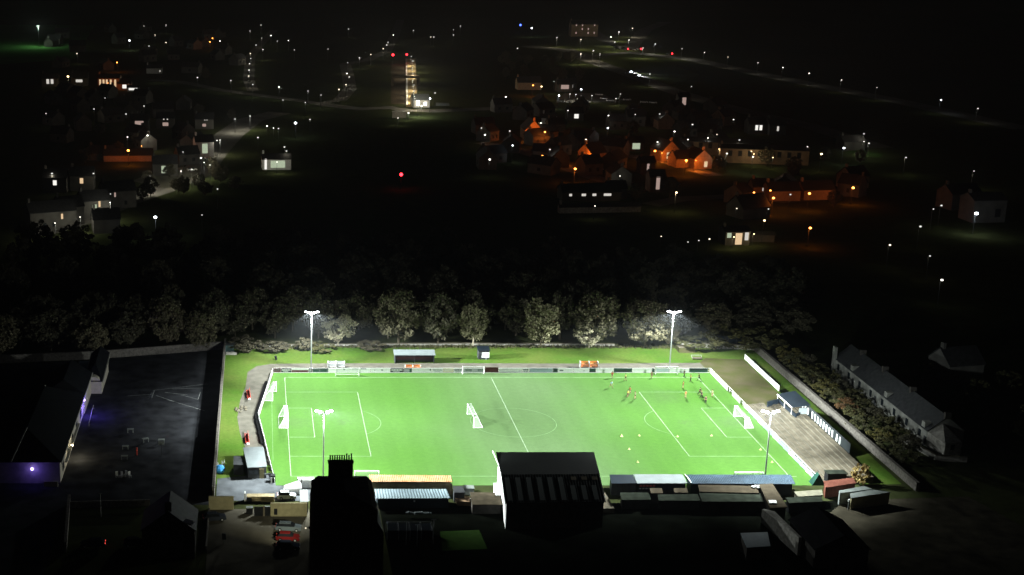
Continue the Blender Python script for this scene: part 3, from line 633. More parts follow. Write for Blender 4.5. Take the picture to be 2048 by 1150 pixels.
t, Q = roof_on('dugout_shed', 'long dugout with a blue roof at the near right', 'dugout', [(1368.5, 949), (1582, 949.5), (1591, 968), (1378, 967)], 2.6, 2.5, 'blue', 'black', ribs=60)
MB().box((Q[0][0]+.15, (Q[0][1]+Q[3][1])/2, 2.62), (.16, Q[0][1]-Q[3][1], .12)).build('verge_strip', M['white'], t)
roof_on('felt_shed', 'long shed with a brown felt roof behind the blue dugout', 'shed', [(1396, 969), (1514, 972), (1518, 986), (1399, 983)], 2.3, 2.2, 'brown', 'sooty')
roof_on('felt_shed', 'long low shed with a greenish mossy roof below the brown one', 'shed', [(1398, 986), (1527, 987), (1537, 1003), (1404, 1003)], 2.0, 1.9, 'greenish', 'sooty')
roof_on('felt_shed', 'mossy grey shed right of the dark grandstand corner', 'shed', [(1240, 985), (1297, 985), (1302, 999), (1243, 1000)], 2.0, 1.9, 'greenish', 'sooty')
roof_on('felt_shed', 'grey felt shed between two mossy shed roofs', 'shed', [(1315, 989), (1395, 988), (1401, 1001), (1318, 1001)], 2.0, 1.9, 'greenish', 'sooty')
roof_on('brick_store', 'small dim store below the pale dugout', 'store', [(1300, 976), (1324, 976), (1326, 986), (1301, 986)], 2.2, 2.2, 'brown', 'sooty')
roof_on('brick_store', 'small dim store just left of the brown felt shed', 'store', [(1347, 976), (1374, 976), (1376, 985), (1349, 985)], 2.2, 2.2, 'brown', 'sooty')
roof_on('flat_roof_hall', 'dark flat roofed hall angled behind the blue dugout end', 'hall', [(1518, 968), (1545, 967), (1575, 1014), (1540, 1016)], 2.9, 2.9, 'brown', 'sooty')
roof_on('roof_hatch', 'small white hatch lying on the dark flat roof', 'hatch', [(1537, 1000), (1552, 1000), (1554, 1006), (1539, 1006)], 3.15, 3.1, 'white', 'white', base=2.92)
t = thing('white_sheeting', 'crumpled white sheeting on the end of the brown shed', 'sheeting', (*G(1512, 975, 2.4), 2.3)); mb = MB()
for i in range(7): mb.ball((R.uniform(-.8, .8), R.uniform(-.5, .5), .1), R.uniform(.25, .5), 6, 4, .6)
mb.build('sheet', M['white'], t)
t, Q = roof_on('grey_shed', 'long grey roofed shed beside the cream block', 'shed', [(1571, 995), (1643, 993), (1646, 1003), (1578, 1006)], 2.3, 2.1, 'greenish', 'dark')
roof_on('cream_block', 'low cream walled block beside the red brick shed', 'block', [(1588, 983), (1644, 979), (1646, 990), (1596, 993)], 2.0, 2.0, 'cream', 'cream')
t = thing('terrace_end_shed', 'black fronted shelter at the lower end of the terrace', 'shelter', (*G(1672, 966), 0)); MB().box((0, .6, 1.0), (3.6, 1.8, 1.9)).build('wall', M['black'], t); MB().box((0, .6, 2.03), (3.9, 2.1, .12)).build('roof', M['greenish'], t)
t, Q = roof_on('brick_shed', 'red brick shed at the bottom of the terrace', 'shed', [(1647, 962), (1706, 955), (1712, 966), (1651, 975)], 2.3, 2.3, 'brick', 'brick')
t, Q = roof_on('shipping_container', 'grey steel container at the near right corner of the ground', 'container', [(1678, 981), (1727, 972), (1745, 978), (1680, 986)], 2.5, 2.5, 'grey_cont', 'grey_cont', inset=.02)
t, Q = roof_on('cream_store', 'dim cream store with a grey roof at the right of the container', 'store', [(1700, 987), (1745, 979), (1782, 984), (1702, 996)], 2.4, 2.4, 'grey_cont', 'beige')
t = thing('tarpaulin_tent', 'dark green tent at the foot of the terrace steps', 'tent', (*G(1634, 967), 0)); MB().add([(-1.3, -1, 0), (1.3, -1, 0), (1.3, 1, 0), (-1.3, 1, 0), (0, -.6, 2.2), (0, .6, 2.2)], [(0, 1, 4), (2, 3, 5), (1, 2, 5, 4), (3, 0, 4, 5)]).build('canvas', mat('green_canvas', (.02, .06, .045), .8, .3), t); MB().tube((0, 0, 1.8), (0, 0, 2.7), .05).build('pole', M['dark'], t)
t = thing('bollard_post', 'short white topped post before the grey container', 'post', (*G(1696, 1020), 0)); MB().tube((0, 0, 0), (0, 0, 1.7), .12, n=8).build('shaft', M['grey_cont'], t); MB().tube((0, 0, 1.7), (0, 0, 2.1), .2, n=8).build('cap', M['white'], t)
# left near corner: hut, yard, walls
t, Q = roof_on('white_hut', 'dark sided hut with a white roof on the left bank', 'hut', [(486, 895), (527, 893), (534, 933), (495, 935)], 2.9, 2.7, 'paleroof', 'dark')
MB().box((Q[2][0]-1.0, Q[3][1]+.3, 1.3), (.9, .1, 2.0)).build('door', M['beige'], t)
for k in range(2): MB().box((Q[3][0]+.7+k*1.0, Q[3][1]+.3, 1.6), (.75, .1, .8)).build('window', M['glass'], t)
t = thing('dark_container', 'black container standing left of the white roofed hut', 'container', (*G(477, 948), 0)); MB().box((0, 1.6, 1.1), (1.9, 4.6, 2.1)).build('wall', M['black'], t); MB().box((0, 1.6, 2.2), (2.0, 4.7, .1)).build('roof', M['dark'], t)
t = thing('covered_machine', 'bright blue sheeted machine beside the playground wall', 'machine', (*G(440, 945), 0)); MB().ball((0, 0, .7), 1.0, 9, 6, .9).box((0, .8, .5), (1.4, 1.2, .9)).build('blue_sheet', mat('blue_tarp', (.06, .28, .6), .5, .3, 1.5), t); mb = MB()
for i in range(6): mb.tube((R.uniform(-.9, .9), R.uniform(.8, 2.4), 0), (R.uniform(-.9, .9), R.uniform(1.6, 3), R.uniform(.8, 1.5)), .06)
mb.build('frame', M['steel'], t)
t = thing('white_bunting_rail', 'pale low rail below the white roofed hut', 'rail', (*G(519, 957), 0)); MB().box((0, 0, .9), (4.4, .08, .4)).build('plank', M['paleroof'], t); [MB().box((k, 0, .5), (.1, .1, 1)).build('post', M['dark'], t) for k in (-2, 2)]
t = thing('gate_block', 'black gate box at the lower end of the left barrier', 'gate box', (*G(546, 964), 0)); MB().box((0, .2, .7), (.9, 1.2, 1.4)).build('body', M['black'], t); MB().box((-.3, -.6, .6), (.25, .06, 1.1)).build('plate', M['white'], t)
wall([(-15.6, -16.1), (-11.0, -16.1)], 2.6, .4, 'beige', 'yard_wall', 'short beige yard wall at the left of the gateway', 'wall', False)
t = thing('yard_wall', 'long beige yard wall with a dark doorway, right of the gateway', 'wall', (0, 0, 0)); xa = G(541, 1033)[0]; xb = G(614, 1033)[0]; yb = G(577, 1033)[1]
MB().box(((xa+xb)/2, yb+.2, 1.3), (xb-xa, .4, 2.6)).build('wall_run', M['beige'], t); MB().box((xa+.95, yb-.03, .95), (.6, .06, 1.2)).build('doorway', M['black'], t)
t = thing('yard_gate', 'dark double gate between the two beige yard walls', 'gate', ((G(458, 1030)[0]+xa)/2+2.6, yb+.3, 0)); MB().box((0, 0, .9), (3.6, .1, 1.8)).build('leaf', M['black'], t); MB().box((0, -.1, 1.0), (.35, .3, 2.0)).build('gate_post', M['concrete'], t)
for px, lab in ((499, 'pale lidded bin at the left leaf of the dark gate'), (533, 'pale lidded bin at the right leaf of the dark gate')):
    t = thing('wheelie_bin', lab, 'bin', (*G(px, 1027), 0), 0, 'bins by the dark yard gate'); MB().box((0, 0, .6), (1.2, .9, 1.2)).build('body', M['black'], t); MB().box((0, -.05, 1.27), (1.3, 1.0, .12)).build('lid', M['grey_cont'], t)
t = thing('pallet_stack', 'long low stack of timber pallets in the club yard', 'pallets', (*G(521, 1002), 0)); mb = MB()
for k in range(4): mb.box((0, 0, .2+.3*k), (5.2, 1.5, .18))
mb.build('boards', mat('pallet_wood', (.34, .28, .17), .9, .3, 2), t); MB().box((-2.1, -.78, .55), (.9, .06, .9)).build('dark_panel', M['black'], t); MB().box((-2.9, 0, .9), (.25, 1.2, 1.7)).build('end_post', M['white'], t)
t = thing('white_marquee', 'small white tent with a pointed end in the club yard', 'tent', (*G(586, 985), 0)); MB().add([(-1.9, -.9, 0), (1.6, -1.0, 0), (1.6, 1.2, 0), (-1.9, 1.0, 0), (-1.9, -.9, .9), (1.6, -1, 1.2), (1.6, 1.2, 1.4), (-1.9, 1, .9), (1.1, .2, 2.4), (-1.7, 0, 1.5)], [(0, 1, 5, 4), (1, 2, 6, 5), (2, 3, 7, 6), (3, 0, 4, 7), (4, 5, 8, 9), (5, 6, 8), (6, 7, 9, 8), (7, 4, 9)]).build('canvas', M['white'], t); MB().box((1.6, 1.25, 1.3), (.2, .1, 2.4)).build('pole', M['black'], t)
roof_on('grey_shed', 'small grey shed between the white tent and the chimneyed house', 'shed', [(599, 979), (615, 979), (617, 1003), (600, 1004)], 2.2, 2.2, 'grey_cont', 'dark')
t = thing('white_screen', 'white screen wall at the near touchline left of the chimney', 'screen wall', (*G(612, 979), 0)); MB().box((0, .6, .9), (3.2, .15, 1.7)).box((0, 1.5, 1.6), (3.2, 1.4, .1)).build('panel', M['white'], t); MB().box((-1.55, .5, 1.0), (.2, .2, 2.0)).build('post', M['dark'], t)
# tenement with the chimney stack
t = thing('tenement_house', 'dark stone tenement with a broad chimney stack rising before the pitch', 'house', (0, 0, 0))
Y0, Y1 = -34.0, -47.0
xl, zs = HZ(635, 952, Y0); xr, _ = HZ(733, 952, Y0); xl2, z2 = HZ(622, 961, Y0); xr2, _ = HZ(743, 961, Y0); xl3, z3 = HZ(614, 984, Y0)
body = MB()
prof = [(xl3+.5, 0), (xr2, 0), (xr2, z2), (xr, zs), (xl, zs), (xl2, z2), (xl2, z3+.5), (xl3+.5, z3-.3)]
n = len(prof); vs = [(x, Y0, z) for x, z in prof]+[(x, Y1, z) for x, z in prof]
body.add(vs, [tuple(range(n)), tuple(range(2*n-1, n-1, -1))]+[(i, n+i, n+(i+1) % n, (i+1) % n) for i in range(n)])
body.build('wall', M['sooty'], t)
hr = MB(); xm = (xl+xr)/2
hr.add([(xl, Y0, zs+.02), (xr, Y0, zs+.02), (xr, Y1, zs+.02), (xl, Y1, zs+.02), (xm, Y0-4, zs+.9), (xm, Y1+4, zs+.9)], [(0, 1, 4), (2, 3, 5), (1, 2, 5, 4), (3, 0, 4, 5)])
rf = hr.build('roof', M['slate'], t)
c0, zc = HZ(657, 922, Y0-1.2); c1, _ = HZ(706, 922, Y0-1.2)
ch = MB().box(((c0+c1)/2, Y0-1.2, (zc+zs)/2-.4), (c1-c0, 1.0, zc-zs+.8)).box(((c0+c1)/2, Y0-1.2, zc-.1), (c1-c0+.25, 1.25, .22)).build('chimney', M['sooty'], rf)
for k in range(10):
    xx = c0+.28+k*(c1-c0-.56)/9; hh = 1.35 if k in (7, 9) else 1.05
    MB().tube((xx, Y0-1.2, zc), (xx, Y0-1.2, zc+hh), .15, .13, 8).tube((xx, Y0-1.2, zc+hh-.14), (xx, Y0-1.2, zc+hh), .155, .155, 8).build('chimney_pot', M['black'], rf)
wx0, wz0 = HZ(745, 975, Y0-1); wx1, wz1 = HZ(757, 1040, Y0-3)
wg = MB(); a = (xr2-.2, zs-2.2); b = (wx1, wz1+3.0)
n = 4; pr = [(xr2-.2, 0), (wx1, 0), (wx1, wz1+2.2), (xr2-.2, z2-1.6)]
vs = [(x, Y0-1.5, z) for x, z in pr]+[(x, Y1, z) for x, z in pr]
wg.add(vs, [(0, 1, 2, 3), (7, 6, 5, 4), (0, 4, 5, 1), (1, 5, 6, 2), (2, 6, 7, 3), (3, 7, 4, 0)]).build('side_wing', M['slate'], t)
MB().tube((xm+1.2, Y1-.06, 4), (xm+1.2, Y1-.06, zs-1), .08).build('drainpipe', M['concrete'], t)
MB().box((xr2-.35, Y0+.06, z2-1.6), (.5, .1, 1.6)).build('window', M['grey_cont'], t)
# ------------------------------------------------------------------ people and training kit on the pitch
def skin_mesh(joints, edges, radii, name, m, sub=1):
    me = bpy.data.meshes.new(name+'_cage'); me.from_pydata(joints, edges, []); me.update()
    o = bpy.data.objects.new('tmp', me); COL.objects.link(o)
    o.modifiers.new('s', 'SKIN'); s_ = o.modifiers.new('d', 'SUBSURF'); s_.levels = sub; s_.render_levels = sub
    for v, r in zip(me.skin_vertices[0].data, radii): v.radius = (r, r)
    me.skin_vertices[0].data[0].use_root = True
    dg = bpy.context.evaluated_depsgraph_get(); e = o.evaluated_get(dg); out = bpy.data.meshes.new_from_object(e)
    out.name = name; out.materials.clear(); out.materials.append(m)
    for p in out.polygons: p.use_smooth = True
    bpy.data.objects.remove(o); return out
def person(px, py, label, shirt, shorts, pose='stand', rz=0.0, legs=None, hair=(.03, .02, .015)):
    t = thing('person', label, 'person', (*G(px, py), .036), rz, 'people training on the pitch')
    st = {'stand': (.02, -.02, .06, .02), 'run': (.38, -.34, .42, -.3), 'walk': (.22, -.2, .2, -.18)}[pose]
    kn = {'stand': 0, 'run': .28, 'walk': .1}[pose]; lean = {'stand': 0, 'run': .1, 'walk': .04}[pose]
    # facing +y in local space; hips at .92 m
    J = [(0, 0, .95), (0, lean*.4, 1.15), (0, lean, 1.42), (0, lean*1.15, 1.53), (0, lean*1.3+.02, 1.66), (0, lean*1.35+.03, 1.75)]
    Rr = [.13, .135, .13, .055, .095, .075]; Ed = [(0, 1), (1, 2), (2, 3), (3, 4), (4, 5)]
    arms, lg = [], []
    for s_, a in ((-1, st[2]), (1, st[3])):
        k = len(J); J += [(s_*.19, lean, 1.43), (s_*.25, lean-.04+a*.35, 1.16), (s_*.24, lean+a*.9+.06, .95), (s_*.235, lean+a*1.05+.09, .86)]
        Rr += [.06, .045, .035, .03]; Ed += [(2, k), (k, k+1), (k+1, k+2), (k+2, k+3)]
        # five fingers and a thumb side, kept tiny but separate
        for f in range(5):
            dx = (f-2)*.016; ln_ = .075 if f else .055
            J.append((s_*(.235+(.03 if f == 0 else 0))+dx*.3, lean+a*1.05+.09+dx, .86-ln_)); Rr.append(.009); Ed.append((k+3, len(J)-1))
        arms.append(k)
    for s_, a in ((-1, st[0]), (1, st[1])):
        k = len(J); b = -kn if a < 0 else 0
        J += [(s_*.1, 0, .9), (s_*.11, a*.55+.04, .5), (s_*.11, a+b*.6, .1+(.14 if a < 0 else 0)*(kn > .2)), (s_*.12, a+b*.6+.15, .05+(.1 if a < 0 else 0)*(kn > .2))]
        Rr += [.095, .062, .045, .04]; Ed += [(0, k), (k, k+1), (k+1, k+2), (k+2, k+3)]; lg.append(k)
    obj('body', skin_mesh(J, Ed, Rr, 'body', M['skin']), t)
    sj = [J[0], J[1], J[2]]; sr = [.15, .16, .155]; se = [(0, 1), (1, 2)]
    for k in arms: sj += [J[k], J[k+1]]; sr += [.08, .062]; n_ = len(sj); se += [(2, n_-2), (n_-2, n_-1)]
    obj('shirt', skin_mesh(sj, se, sr, 'shirt', shirt), t)
    hj = [(0, 0, 1.0)]; hr_ = [.155]; he = []
    for k in lg:
        mid_ = tuple((J[k][i]+J[k+1][i])/2 for i in range(3)) if not legs else J[k+2]
        hj += [J[k], mid_] if not legs else [J[k], J[k+1], mid_]
        hr_ += [.115, .1] if not legs else [.115, .08, .06]
        n_ = len(hj); he += [(0, n_-2), (n_-2, n_-1)] if not legs else [(0, n_-3), (n_-3, n_-2), (n_-2, n_-1)]
    obj('trousers' if legs else 'shorts', skin_mesh(hj, he, hr_, 'shorts', shorts), t)
    c = J[5]; MB().ball((c[0], c[1]-.02, c[2]+.01), .1, 9, 6, .85).build('hair', mat('hair', hair, .8, .2), t, True)
    mb = MB()
    for s_ in (-1, 1): mb.ball((s_*.035, J[4][1]+.09, 1.7), .012, 5, 4)
    f_ = obj('face', mb.ball((0, J[4][1]+.105, 1.665), .016, 5, 4).mesh('face', mat('face_features', (.25, .12, .09), .6, .1)), t)
    for k in lg:
        a = Vector(J[k+3]); b = Vector(J[k+2]); MB().tube(b+Vector((0, -.05, -.03)), a+Vector((0, .04, 0)), .055, .045, 6).build('shoe', M['black'], t)
    return t
S = {'red': mat('red_shirt', (.5, .09, .04), .7, .1), 'yel': mat('yellow_bib', (.42, .38, .08), .6, .1), 'blk': M['black'], 'org': mat('orange_bib', (.32, .15, .04), .7, .1), 'blu': mat('light_blue_top', (.22, .42, .5), .7, .1), 'pal': mat('pale_top', (.3, .36, .2), .7, .1), 'brn': mat('brown_top', (.22, .16, .08), .7, .1)}
person(1224, 757, 'person in a red top and black shorts before the far boards', S['red'], S['blk'], 'stand', 2.6)
person(1251, 762, 'person in a yellow bib right of the one in red', S['yel'], S['blk'], 'walk', 1.2)
person(1303, 757, 'person in a dull brown top by the far touchline', S['brn'], S['blk'], 'stand', 3.0)
person(1368, 754, 'person in dark clothes just below the right spare goal', S['blk'], S['blk'], 'walk', -1.2, True)
person(1381, 763, 'person in a yellow bib and dark trousers near the far right corner', S['yel'], S['blk'], 'walk', 2.0, True)
person(1398, 761, 'person in dark clothes at the far right corner of the lines', S['blk'], S['blk'], 'run', 1.4, True)
person(1371, 796, 'person in an orange bib inside the right penalty area', S['org'], S['yel'], 'stand', .4)
person(1399, 790, 'person in dark clothes running in the right penalty area, upper of three', S['blk'], S['blk'], 'run', -2.2, True)
person(1403, 797, 'person in dark clothes bending forward in the right penalty area', S['blk'], S['blk'], 'run', .9, True)
person(1411, 807, 'tall person in dark clothes standing above the right goal area line', S['blk'], S['blk'], 'stand', 3.1, True)
person(1255, 795, 'person in a yellow bib left of the penalty box corner', S['yel'], S['blk'], 'run', -.8)
person(1260, 788, 'person in an orange bib beside the yellow one left of the penalty box', S['org'], S['blk'], 'run', 2.4)
person(1270, 798, 'person in a pale top just left of the penalty box corner', S['pal'], S['blk'], 'walk', 1.8)
person(1222, 776, 'person in a light blue top alone below the one in red', S['blu'], S['pal'], 'run', -2.6)
person(1366, 777, 'person in a dull orange top above the penalty area line', S['org'], S['brn'], 'stand', 1.0)
person(1424, 794, 'person in a pale top near the right goal line', S['pal'], S['brn'], 'stand', -1.0)
cone = thing('training_cone', 'yellow training cone, first of the slanting row from the penalty arc', 'cone', (*G(1243, 873), .036), 0, 'training cones on the right half')
M['cone'] = mat('yellow_plastic', (.42, .46, .18), .5, .08)
MB().tube((0, 0, .03), (0, 0, .5), .26, .04, 8).build('cone_body', M['cone'], cone); MB().box((0, 0, .02), (.6, .6, .04)).build('base', M['cone'], cone)
for px, py, lab in ((1278, 872, 'yellow training cone right of the topmost slanting pair'), (1258, 899, 'yellow training cone in the middle of the slanting row'), (1275, 925, 'yellow training cone at the lower end of the slanting row'), (1354.5, 874, 'yellow training cone just right of the penalty area line'), (1423, 872, 'yellow training cone below the right goal area'), (1544, 925, 'yellow training cone just right of the near right mast'), (1521, 900, 'yellow training cone above left of the near right mast foot')):
    dup(cone, lab, (*G(px, py), .036), R.random(), None, (.75, .75, .75))
# ------------------------------------------------------------------ cars
def car(px, py, rz, label, paint, L=4.2, W=1.75, lights=None):
    t = thing('parked_car', label, 'car', (*G(px, py), .03), rz, 'cars parked near the ground')
    def loft(prof, y0, y1, y2):
        """side profile in x,z; narrowed at the top"""
        n = len(prof); zmin = min(p[1] for p in prof); zmax = max(p[1] for p in prof); vs = []
        for s_ in (-1, 1):
            for x, z in prof: vs.append((x, s_*(y0+(y1-y0)*(z-zmin)/(zmax-zmin+1e-6)), z))
        return MB().add(vs, [tuple(range(n)), tuple(range(2*n-1, n-1, -1))]+[(i, n+i, n+(i+1) % n, (i+1) % n) for i in range(n)])
    h = L/2
    loft([(-h, .35), (-h+.05, .8), (-h+.35, .95), (h-1.2, .95), (h-.15, .78), (h, .6), (h-.02, .33), (h-.3, .22), (-h+.3, .22)], W/2, W/2-.06, 0).build('body', paint, t)
    loft([(-h+.3, .952), (-h+.65, 1.4), (.35, 1.42), (h-1.15, .952)], W/2-.1, W/2-.28, 0).build('window', mat('car_glass', (.012, .014, .017), .8, .1), t)
    loft([(-h+.62, 1.405), (-h+.72, 1.46), (.3, 1.475), (.42, 1.41)], W/2-.27, W/2-.33, 0).build('roof', paint, t)
    for x in (-h+.8, h-.8):
        for y in (-W/2+.05, W/2-.05):
            w_ = MB().tube((x, y-.1, .31), (x, y+.1, .31), .31, .31, 12).build('wheel', M['tyre'], t)
            MB().tube((x, y-.115, .31), (x, y+.115, .31), .17, .17, 8).build('rim', M['steel'], w_)
    for y in (-W/2+.3, W/2-.3):
        MB().box((h-.06, y, .66), (.1, .36, .16)).build('headlight', mat('headlight_glass', (.1, .1, .1), .5, .1), t)
        MB().box((-h+.03, y, .78), (.08, .3, .18)).build('tail_light', lights if lights else M['red'], t)
    MB().box((-h-.01, 0, .55), (.03, .5, .12)).build('number_plate', M['white'], t)
    return t
P = lambda n, c: mat(n, c, .82, .08, .5)
car(577, 1060, -.12, 'silver blue car, top one of the three parked in the car park', P('silver_paint', (.11, .135, .15)), 4.6)
car(576, 1080, -.1, 'red car parked between the silver and the black one', P('car_red', (.13, .012, .012)))
car(576, 1098, -.08, 'black car at the bottom of the three in the car park', P('car_black', (.02, .025, .04)))
car(429, 1040, .15, 'dark car parked below the short beige yard wall', P('car_dark', (.03, .035, .045)))
car(573, 997, 0, 'silver car in the club yard behind the long beige wall', P('car_silver', (.5, .52, .55)), 3.6)
RL = emit('tail_glow', (1, .08, .06), 1.6)
car(186, 1093, PI+.05, 'dark car with one red tail light glowing on the lane', P('car_navy', (.02, .022, .03)), 4.4, lights=RL)
car(270, 1091, .04, 'dark car on the lane right of the one with a lit tail light', P('car_grey', (.04, .04, .045)), 4.0)
t = thing('sign_post', 'pale blank sign on a thin post in the car park', 'sign', (*G(448, 1086), 0)); MB().tube((0, 0, 0), (0, 0, 1.3), .05).build('post', M['steel'], t); MB().box((0, -.05, 1.25), (.7, .05, 1.2)).build('panel', M['grey_cont'], t)
wall([G(412, 1102), (-15.5, -17.5)], .9, .25, 'stone', 'low_wall', 'low stone wall along the left of the car park', 'wall', False)
# ------------------------------------------------------------------ playground furniture
tb_ = thing('picnic_table', 'pale bench table at the upper left of the playground group', 'table', (*G(261, 865), .02), 0, 'small pale tables in the playground')
MB().box((0, 0, .78), (1.35, .75, .1)).build('table_top', M['grey_cont'], tb_)
for sx in (-.55, .55): MB().box((sx, -.2, .38), (.1, .3, .72)).build('leg', M['grey_cont'], tb_)
for px, py, rz, lab in ((291, 884, .5, 'pale bench table right of centre in the playground group'), (251, 899, 0, 'pale bench table below the upper left one'), (323, 886, 0, 'pale boxy table beside the basketball post'), (249, 919, 0, 'dim grey bench table lowest in the playground group')):
    dup(tb_, lab, (*G(px, py), .02), rz)
t = thing('basketball_post', 'dark basketball post standing at the right of the playground tables', 'post', (*G(323, 912), .02)); MB().tube((0, 0, 0), (0, 0, 2.7), .07).build('pole', M['dark'], t); MB().box((0, .1, 2.75), (1.2, .06, .8)).build('backboard', M['grey_cont'], t)
t = thing('red_bollard', 'small red post among the playground tables', 'post', (*G(274, 910), .02)); MB().tube((0, 0, 0), (0, 0, 1.5), .14, n=8).build('shaft', M['red'], t); MB().ball((0, 0, 1.5), .16, 8, 5).build('cap', M['red'], t)
ch = None
for i, px in enumerate((234, 242, 251, 260)):
    lab = f'pale chair, {ORD[i]} from the left of the row in the playground'
    if ch is None:
        ch = thing('chair', lab, 'chair', (*G(px, 955), .02), .3, 'chairs in a row in the playground')
        MB().box((0, 0, .45), (.5, .5, .06)).build('seat', M['steel'], ch); MB().box((0, .25, .85), (.5, .06, .7)).build('backrest', M['white'], ch)
        for a in (-.2, .2):
            for b in (-.2, .2): MB().tube((a, b, 0), (a, b, .44), .03).build('leg', M['steel'], ch)
    else: dup(ch, lab, (*G(px, 955 if i % 2 else 953), .02), R.uniform(-.8, .8))
t = thing('climbing_frame', 'faint bluish goal frame at the left of the painted lines', 'frame', (*G(304, 796), .02)); MB().tube((0, -1, 0), (0, -1, 1.1), .06).tube((0, 1, 0), (0, 1, 1.1), .06).tube((0, -1, 1.1), (0, 1, 1.1), .06).build('frame', M['dark'], t); MB().tube((0, -1, 1.1), (-.9, -1, 0), .05).tube((0, 1, 1.1), (-.9, 1, 0), .05).build('strut', M['dark'], t)
t, Q = roof_on('storage_container', 'pale blue container against the far playground wall', 'container', [(157, 723), (190, 721), (191, 733), (158, 736)], 2.4, 2.4, 'bluegrey', 'bluegrey', inset=.02)
t = thing('white_post', 'short white post below the pale blue container', 'post', (*G(158, 753), .02)); MB().box((0, 0, 1.0), (.5, .3, 2)).build('shaft', M['white'], t); MB().box((0, 0, 2.03), (.7, .5, .08)).build('cap', M['white'], t)
t = thing('white_basketball_net', 'small white board fixed on the shaded playground side wall', 'board', (-15.2, G(434, 752)[1], 0)); MB().box((0, 0, 1.6), (.1, 1.1, .9)).build('panel', M['white'], t); MB().box((0, 0, .6), (.08, .1, 1.2)).build('post', M['dark'], t)
# ------------------------------------------------------------------ the school
M['fascia'] = mat('fascia_paint', (.36, .36, .32), .8, .15)
t = thing('school_building', 'dark roofed school with pale eaves along the playground', 'school', (0, 0, 0))
MB().box((-52, 16.5, 2.3), (14.6, 40, 4.6)).build('wall', M['harl'], t)
MB().add([(-44.3, -4, 4.5), (-44.3, 37, 4.5), (-59.6, 37, 4.5), (-59.6, -4, 4.5), (-52, 4, 8.6), (-52, 30, 8.6)], [(0, 1, 5, 4), (2, 3, 4, 5), (1, 2, 5), (3, 0, 4)]).build('roof', mat('school_slate', (.011, .012, .013), .9, .3, 1), t)
MB().box((-44.25, 16.5, 4.35), (.14, 41, .4)).build('gutter', M['fascia'], t)
MB().box((-44.0, 11, 3.0), (.5, 22, .16)).build('canopy_edge', M['fascia'], t)
MB().box((-49, 44, 2.2), (9, 15, 4.4)).build('wall', M['harl'], t)
MB().add([(-44.3, 37.1, 4.4), (-44.3, 52, 4.4), (-53.6, 52, 4.4), (-53.6, 37.1, 4.4), (-49, 52, 7.6), (-49, 37.1, 7.6)], [(0, 1, 4, 5), (2, 3, 5, 4), (1, 2, 4), (3, 0, 5)]).build('roof', mat('school_slate', (.011, .012, .013), .9, .3, 1), t)
MB().box((-44.25, 44.5, 4.3), (.14, 15, .36)).build('gutter', M['fascia'], t)
x0, z0 = HZ(171, 800, 50.0); x1, _ = HZ(204, 800, 50.0)
wg = MB(); n = 7; vs = []
pr = [(x0, 0), (x1, 0), (x1, 2.7)]+[(x1+(x0-x1)*k/6, 2.7+1.3*math.sin(PI*(.15+.7*k/6))) for k in range(1, 6)]+[(x0, 2.7)]
n = len(pr); wg.add([(x, 50.0, z) for x, z in pr]+[(x, 66, z) for x, z in pr], [tuple(range(n)), tuple(range(2*n-1, n-1, -1))]+[(i, n+i, n+(i+1) % n, (i+1) % n) for i in range(n)])
wg.build('gabled_wing', M['harl'], t)
MB().add([(x1+.25, 49.6, 3.0), (x1+.25, 68, 4.2), ((x0+x1)/2, 68, 6.0), ((x0+x1)/2, 56, 5.6)], [(0, 1, 2, 3)]).add([(x0-.25, 49.6, 3.0), (x0-.25, 68, 4.2), ((x0+x1)/2, 68, 6.0), ((x0+x1)/2, 56, 5.6)], [(0, 1, 2, 3)]).add([(x0-.25, 49.6, 3.0), (x1+.25, 49.6, 3.0), ((x0+x1)/2, 56, 5.6)], [(0, 1, 2)]).build('wing_roof', mat('school_slate', (.011, .012, .013), .9, .3, 1), t)
for xx, k in ((x1+.3, 1), (x0-.3, -1)): MB().tube((xx, 49.4, 3.0), (xx, 68, 4.2), .16, n=4).build('verge', M['fascia'], t)
for k in range(5):
    y = -1+k*7.5; f = MB().box((-44.66, y+2, 2.0), (.1, 2.2, 1.5)).build('window', M['glass'], t); MB().box((-44.6, y+2, 1.2), (.16, 2.4, .1)).build('sill', M['fascia'], f)
MB().tube((-54, -3.9, 4.6), (-52, 4, 8.7), .16, n=4).build('hip', M['fascia'], t)
MB().tube((-52, 37, 4.5), (-52, 30, 8.7), .14, n=4).build('hip', M['fascia'], t)
def lampbulb(name, parent, loc, r, e, col, power, lightloc=None, soft=.15):
    MB().ball((0, 0, 0), r, 8, 6).build(name, e, parent).location = loc
    if power:
        ld = bpy.data.lights.new(name+'_light', 'POINT'); ld.energy = power; ld.color = col; ld.shadow_soft_size = soft
        lo = bpy.data.objects.new(name+'_light', ld); COL.objects.link(lo); lo.parent = parent; lo.location = lightloc or (loc[0], loc[1], loc[2]-r-.3)
PU = emit('purple_lamp', (.35, .25, 1), 9); WA = emit('warm_lamp', (1, .82, .55), 14)
lampbulb('wall_lamp', t, (*G(168, 800, 3.2), 3.2), .3, PU, (.16, .1, 1), 1100, (G(172, 800, 3.2)[0]+1.2, G(172, 804, 3.2)[1]-1, 2.6))
lampbulb('wall_lamp', t, (-43.9, G(131, 891, 3.0)[1], 3.0), .24, WA, (1, .85, .55), 520, (-43.0, G(131, 891, 3.0)[1], 2.7))
lampbulb('wall_lamp', t, (-50, -4.1, 3.2), .3, PU, (.16, .1, 1), 75, (-49.6, -5.2, 2.8))
wall([G(88, 973), G(116, 973)], 1.1, .3, 'harl', 'low_wall', 'low wall lit purple at the near corner of the school', 'wall', False)
